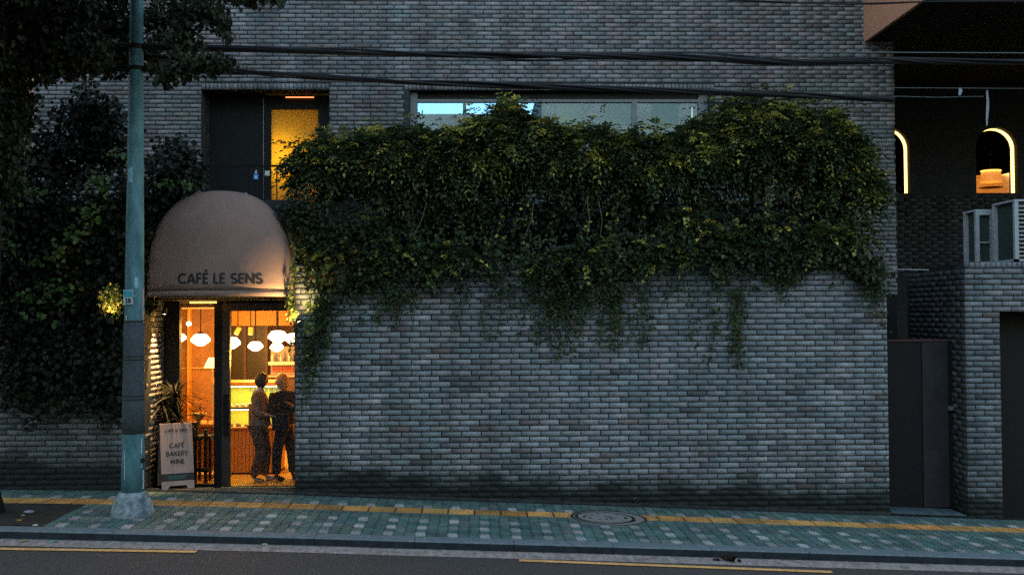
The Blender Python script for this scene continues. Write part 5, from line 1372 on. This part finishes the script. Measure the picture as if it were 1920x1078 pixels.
# neighbour
NY = 24.0
nb = empty('neighbouring_building', (0, 0, 0)); tag(nb, 'dark neighbouring building with lit arched windows at the right edge', 'building')
def ax_(px): return PX(px, 300, NY)
aw_w = ax_(1908) - ax_(1830); az0 = PZ(1870, 362, NY); azt = PZ(1870, 239, NY); rr = aw_w/2; azs = azt - rr
def arch_pts(cx, r_, z0, zs, n=20): return [(cx - r_, z0)] + [(cx - r_*math.cos(math.pi*i/n), zs + r_*math.sin(math.pi*i/n)) for i in range(n+1)] + [(cx + r_, z0)]
cxs = [ax_(1869), ax_(1869) - (ax_(1908) - ax_(1706)), ax_(1869) + (ax_(1908) - ax_(1706))]
# wall with arched openings (front skin built as strips around the arches)
b = MB()
xsA = sorted(cxs); ZT = 12.0
segs = [5.5] + [v for c_ in xsA for v in (c_ - rr, c_ + rr)] + [20]
for i in range(0, len(segs), 2): b.box(segs[i], segs[i+1], NY, NY + .4, -1, ZT)
for c_ in xsA:
    b.box(c_ - rr, c_ + rr, NY, NY + .4, -1, az0)
    pts = arch_pts(c_, rr, azs, azs)[1:-1]
    for i in range(len(pts)-1):
        (xa, za), (xb, zb_) = pts[i], pts[i+1]; n0 = len(b.v)
        for yy in (NY, NY + .4): b.v += [(xa, yy, za), (xb, yy, zb_), (xb, yy, ZT), (xa, yy, ZT)]
        b.f += [(n0, n0+1, n0+2, n0+3), (n0+7, n0+6, n0+5, n0+4), (n0, n0+4, n0+5, n0+1)]
b.build('wall', mat('dark_brick_wall', (.012, .014, .015), .9, c2=(.02, .023, .025), scale=3, bump=.6, bscale=12, stretch=(1, 1, 4)), nb)
bricks(nb, (0, NY, 0), (1, 0, 0), (0, -1, 0), 8.0, 13.9, az0 - 1.9, az0 - .05, .3075, .0812, lambda n: tones_front(n)*.14, nparts=300, pick=lambda u, z: u < 11.5)
for c_ in xsA:
    t = empty('arched_window', (0, 0, 0)); t.parent = nb
    pts = arch_pts(c_, rr - .012, az0 + .01, azs); b = MB(); y0_, y1_ = NY + .14, NY + .28
    for i in range(len(pts)-1):
        (xa, za), (xb, zb_) = pts[i], pts[i+1]; b.quad((xa, y0_, za), (xb, y0_, zb_), (xb, y1_, zb_), (xa, y1_, za))
    o = b.build('led_strip', M['led'], t); md = o.modifiers.new('s', 'SOLIDIFY'); md.thickness = .008
    pts = arch_pts(c_, rr - .02, az0 + .02, azs); MB().extr(pts, NY + .36, NY + .37).build('pane', M['arch_glass'], t)
rm_ = MB(); rm_.box(7, 16, NY + 3.4, NY + 3.5, az0 - .6, azt + .8); rm_.box(7, 16, NY + .41, NY + 3.4, azt + .35, azt + .45); rm_.box(7, 7.1, NY + .41, NY + 3.4, az0 - .6, azt + .35); rm_.box(15.9, 16, NY + .41, NY + 3.4, az0 - .6, azt + .35)
rm_.box(7, 16, NY + .41, NY + 3.4, az0 - .7, az0 - .6)
rm_.build('room_shell', mat('dark_room', (.002, .0015, .001), .95, spec=.05), nb)
c = P(1858, 334, NY + 1.2)
t = empty('drum_lamp', c); tag(t, 'glowing orange drum lamp inside the right arched window', 'lamp')
MB().lathe([(.17, .16), (.22, .14), (.25, -.1)], n=24, cap=False).build('lamp_shade', emat('amber_shade', (1, .28, .02), .13), t, True)
MB().lathe([(.28, -.23), (.001, -.24)], n=24, cap=False).build('diffuser', mat('brown_disc', (.12, .05, .03), .6), t)
MB().tube([(0, 0, .14), (0, 0, .9)], .01, 6).build('rod', M['black_metal'], t)
MB().lathe([(.02, .17), (.23, .18), (.24, .165)], n=24).build('rim', emat('amber_rim', (1, .45, .07), .4), t)
c = P(1890, 342, NY + 2.0)
t = empty('glowing_counter', c); tag(t, 'counter end with added amber glow inside the right arched window', 'counter')
MB().box(-.95, .6, -.1, .2, -.6, .16).build('front', emat('amber_front', (1, .25, .012), .075), t)  # orange emission put in for the glow low in the window
MB().box(-.1, .62, -.22, .22, .161, .20).build('top', emat('amber_top', (1, .6, .15), .4), t)
# overhanging storey with peach side
ov = empty('overhanging_storey', (0, 0, 0)); tag(ov, 'overhanging upper storey with peach side wall and black underside', 'building')
ox = PX(1620, 40, YU - .05); oz = PZ(1622, 79, YU - .05)
MB().box(ox, ox + .06, 15.2, YU - .02, oz, 12).build('side_wall', M['peach'], ov)
MB().box(ox + .061, 20, 15.25, NY - .02, oz + .02, oz + .3).build('soffit', M['blackish'], ov)
MB().box(ox + .061, 20, 15.2, 15.4, oz + .31, 12).build('front_wall', M['peach'], ov)
MB().box(7.9, 20, YU - .05, NY - .03, oz + .31, 12.2).build('rear_block', M['dark'], ov)
# ground slab of the passage
o = MB().box(GX1, 7.6, GTY + .1, NY, -.8, -.2).build('passage_ground', M['dark']); o['kind'] = 'structure'
# neighbour on the far left
lf = empty('peach_building', (0, 0, 0)); tag(lf, 'sliver of a peach rendered building behind the tree at the left edge', 'building')
MB().box(-22, PX(61, 170, 22), 22, 27, 0, PZ(40, -60, 22)).build('wall', M['peach'], lf)
z = PZ(40, 207, 21.9); MB().box(-22, PX(61, 170, 22), 21.6, 21.99, 0, z).build('lower_wall', M['dark'], lf)

# ================================================================== STREET TREE
tb = G(2, 962)
tr = empty('street_tree', (tb.x - .22, 14.2, float(zg(tb.x, 14.2)) - .01)); tag(tr, 'dark leafy street tree overhanging the left of the frame', 'tree')
b = MB(); X0 = tr.location
limb_ends = []
b.tube([(0, 0, 0), (0, 0, .3), (-.03, .0, 1.6), (.02, 0, 3.2), (.08, -.05, 4.6), (.2, -.1, 6.0), (.35, 0, 7.6)], [.24, .17, .15, .14, .12, .09, .05], 14)
b.build('trunk', M['bark'], tr, True)
def tp(px, py, Y): return P(px, py, Y) - X0
limbs = [[(.25, 0, 6.2), tp(120, 60, 14.0), tp(260, 40, 14.8), tp(380, 30, 13.8)], [(.28, 0, 6.5), tp(110, 60, 13.9), tp(200, 100, 14.8), tp(330, 110, 14.2), tp(420, 125, 13.4)],
         [(.3, 0, 6.8), tp(100, -80, 14), tp(300, -60, 13.7), tp(520, -20, 13.4)], [(.2, 0, 5.8), tp(-60, 60, 14.3), tp(-150, 20, 14.6)], [(.3, 0, 6.9), tp(60, -120, 14.6), tp(180, -200, 15.2)]]
for L_ in limbs:
    n = len(L_); MB().tube([Vector(q) for q in L_], [.035*(1 - i/n) + .012 for i in range(n)], 8).build('limb', M['bark'], tr, True)
PAL_TREE = np.array([(.012, .018, .009), (.016, .026, .011), (.022, .034, .014), (.03, .045, .018)])
pk = []
clumps = [(120, -170, 260, 110, 13.2, 1500), (60, -120, 260, 130, 12.2, 1500), (-150, 100, 160, 260, 13.0, 1500), (-260, 300, 150, 260, 13.6, 1200), (300, -180, 200, 110, 12.6, 1200), (40, -330, 320, 150, 11.6, 1600), (-140, -160, 260, 200, 11.4, 1600), (330, -330, 250, 120, 13.4, 1000), (-170, 330, 110, 200, 12.6, 700), (30, 30, 75, 60, 13.9, 520), (110, 20, 80, 60, 13.7, 560), (190, 30, 70, 65, 14.8, 560), (60, 100, 80, 50, 13.9, 480), (150, 95, 70, 42, 13.7, 420), (215, 110, 50, 35, 14.8, 200), (300, 40, 45, 60, 14.8, 380), (345, 20, 50, 40, 13.4, 340),
          (290, 105, 45, 40, 14.7, 240), (345, 75, 35, 35, 13.45, 200), (395, 25, 40, 28, 13.4, 240), (420, 55, 18, 22, 13.4, 60), (385, 115, 45, 22, 13.4, 220), (330, 130, 50, 20, 13.5, 200), (425, 115, 20, 16, 13.4, 60), (470, -5, 60, 14, 13.4, 130), (522, 2, 18, 8, 13.4, 20),
          (260, -42, 120, 45, 14.9, 500), (80, -50, 140, 60, 13.8, 600), (0, 150, 60, 60, 14.0, 380), (10, 230, 45, 60, 14.0, 240), (-60, 100, 80, 120, 14.2, 500), (405, -40, 90, 40, 13.4, 300), (20, 330, 40, 60, 14.1, 120), (310, 150, 22, 10, 13.5, 40), (-30, 420, 50, 90, 14.3, 260), (30, 190, 45, 50, 14.1, 260), (10, 300, 40, 90, 14.2, 300), (100, 110, 90, 45, 13.9, 400), (215, 60, 60, 60, 14.8, 240), (20, 80, 70, 80, 14.0, 500)]
for px, py, rx, ry, Y, n in clumps:
    c = P(px, py, Y); s = Y/2000; pk.append(blob(c.x, Y, c.z, rx*s, .42, ry*s, int(n*(1.15 if px > 265 and py > -20 else 2.3)), .085, PAL_TREE, [.35, .35, .2, .1], shell=.0, axis_b=(0, 0, -.9)))
for cx, cy, cz, rx, ry, rz, n in [(-6.3, 10.6, 8.6, 3.2, 2.3, 1.7, 8000), (-9.6, 12.6, 5.6, 2.3, 3.0, 3.6, 7000), (-7.5, 13.5, 9.0, 3.5, 2.0, 2.0, 5000), (-8.6, 9.6, 7.0, 2.4, 2.0, 2.4, 3000)]:
    pk.append(blob(cx, cy, cz, rx, ry, rz, n, .14, PAL_TREE, [.35, .35, .2, .1], shell=.1, axis_b=(0, 0, -.9)))  # unseen crown masses beyond the frame, added to shade the left side
build_foliage('crown', pk, tr, .85)

# ================================================================== LITTER
def litter(px, py, size, col, lab, road=False, name='litter', flat=.35, cat='litter'):
    q = G(px, py, road); z = (float(zk(q.x)) - ROADDROP + .006) if road else float(zg(q.x, q.y)) + .008
    bm = bmesh.new(); bmesh.ops.create_icosphere(bm, subdivisions=2, radius=size/2)
    for v in bm.verts: v.co = Vector((v.co.x*random.uniform(.8, 1.3), v.co.y*random.uniform(.6, 1.0), v.co.z*flat*random.uniform(.7, 1.3) + size*flat/2))
    me = bpy.data.meshes.new(name); bm.to_mesh(me); bm.free()
    nm = name + '_' + 'surface'; m_ = mat(nm, col, .7, c2=tuple(c*.6 for c in col), scale=25)
    o = link(name, me, m_); o.location = (q.x, q.y, z - .002); o.rotation_euler = (0, 0, random.uniform(0, 3)); tag(o, lab, cat)
litter(55, 963, .13, (.30, .30, .36), 'crumpled grey wrapper in the tree pit', name='wrapper')
litter(43, 968, .06, (.4, .36, .34), 'small white scrap beside the wrapper in the tree pit', name='paper_scrap')
litter(36, 977, .06, (.45, .22, .06), 'small orange dead leaf in the tree pit', name='dead_leaf')
litter(44, 974, .05, (.2, .09, .04), 'tiny brown dead leaf near the wrapper', name='dead_leaf')
litter(85, 945, .04, (.35, .4, .4), 'white pebble at the back of the tree pit', name='pebble')
litter(66, 986.5, .07, (.5, .55, .56), 'white scrap lying on the kerb at the tree pit', name='paper_scrap')
litter(496, 1022.5, .07, (.45, .42, .3), 'pale leaf in the gutter below the awning', True, 'fallen_leaf')
litter(45, 1016, .08, (.4, .28, .15), 'tan leaf in the gutter at far left', True, 'fallen_leaf')
litter(100, 1016, .11, (.2, .38, .36), 'flat teal scrap in the gutter at left', True, 'paper_scrap', .15)
litter(1225, 1045, .04, (.35, .22, .08), 'tiny tan leaf in the gutter right of centre', True, 'fallen_leaf')
litter(1683, 1062, .05, (.4, .4, .38), 'small white pebble in the right gutter', True, 'pebble')
litter(203, 1017, .04, (.35, .35, .33), 'white pebble in the gutter below the pole', True, 'pebble')
q = G(1369, 1053, True)
t = empty('leaf_heap', (q.x, q.y, float(zk(q.x)) - ROADDROP + .006)); tag(t, 'dark brown crumpled dead leaf heap in the gutter', 'leaf litter')
n = 26; pos = RNG.normal(size=(n, 3))*np.array([.055, .03, .018]) + np.array([0, 0, .03]); pos[:, 2] = np.abs(pos[:, 2])
me = leaf_mesh('dead_leaves', pos, unit(n) + np.array([0, 0, .3]), unit(n), np.full(n, .07), np.full(n, .05), pal_pick(np.array([(.02, .012, .01), (.05, .02, .012), (.10, .035, .02)]), [.6, .3, .1], n)); link('dead_leaves', me, M['leaf'], t)

# ================================================================== ACROSS THE STREET (seen only mirrored in the long window)
ob_m = mat('opposite_render', (.11, .12, .12), .9, c2=(.16, .17, .17), scale=1); ob_g = mat('opposite_glass', (.02, .05, .06), .2)
for i, (x0, x1, h_, lab) in enumerate([(-26, -5.5, 11.4, 'low pale house across the street, mirrored in the window'), (-4.6, 2.2, 12.65, 'narrow pale house across the street, mirrored in the window'), (3.1, 13.5, 14.6, 'taller grey block across the street, mirrored in the window'), (15, 32, 12.0, 'wide block across the street at the far end')]):
    t = empty('opposite_house', (0, 0, 0)); tag(t, lab, 'house')
    MB().box(x0, x1, -22, -12, -1, h_).build('wall', ob_m, t)
    for k in range(int((x1-x0)/2.4)):
        for f_ in range(5):
            xx = x0 + .7 + k*2.4; zz = .1 + f_*3.0
            if zz + .8 < h_: MB().box(xx, xx + 1.3, -12.02, -11.97, zz, min(zz + 1.5, h_ - .15)).build('window', ob_g, t)
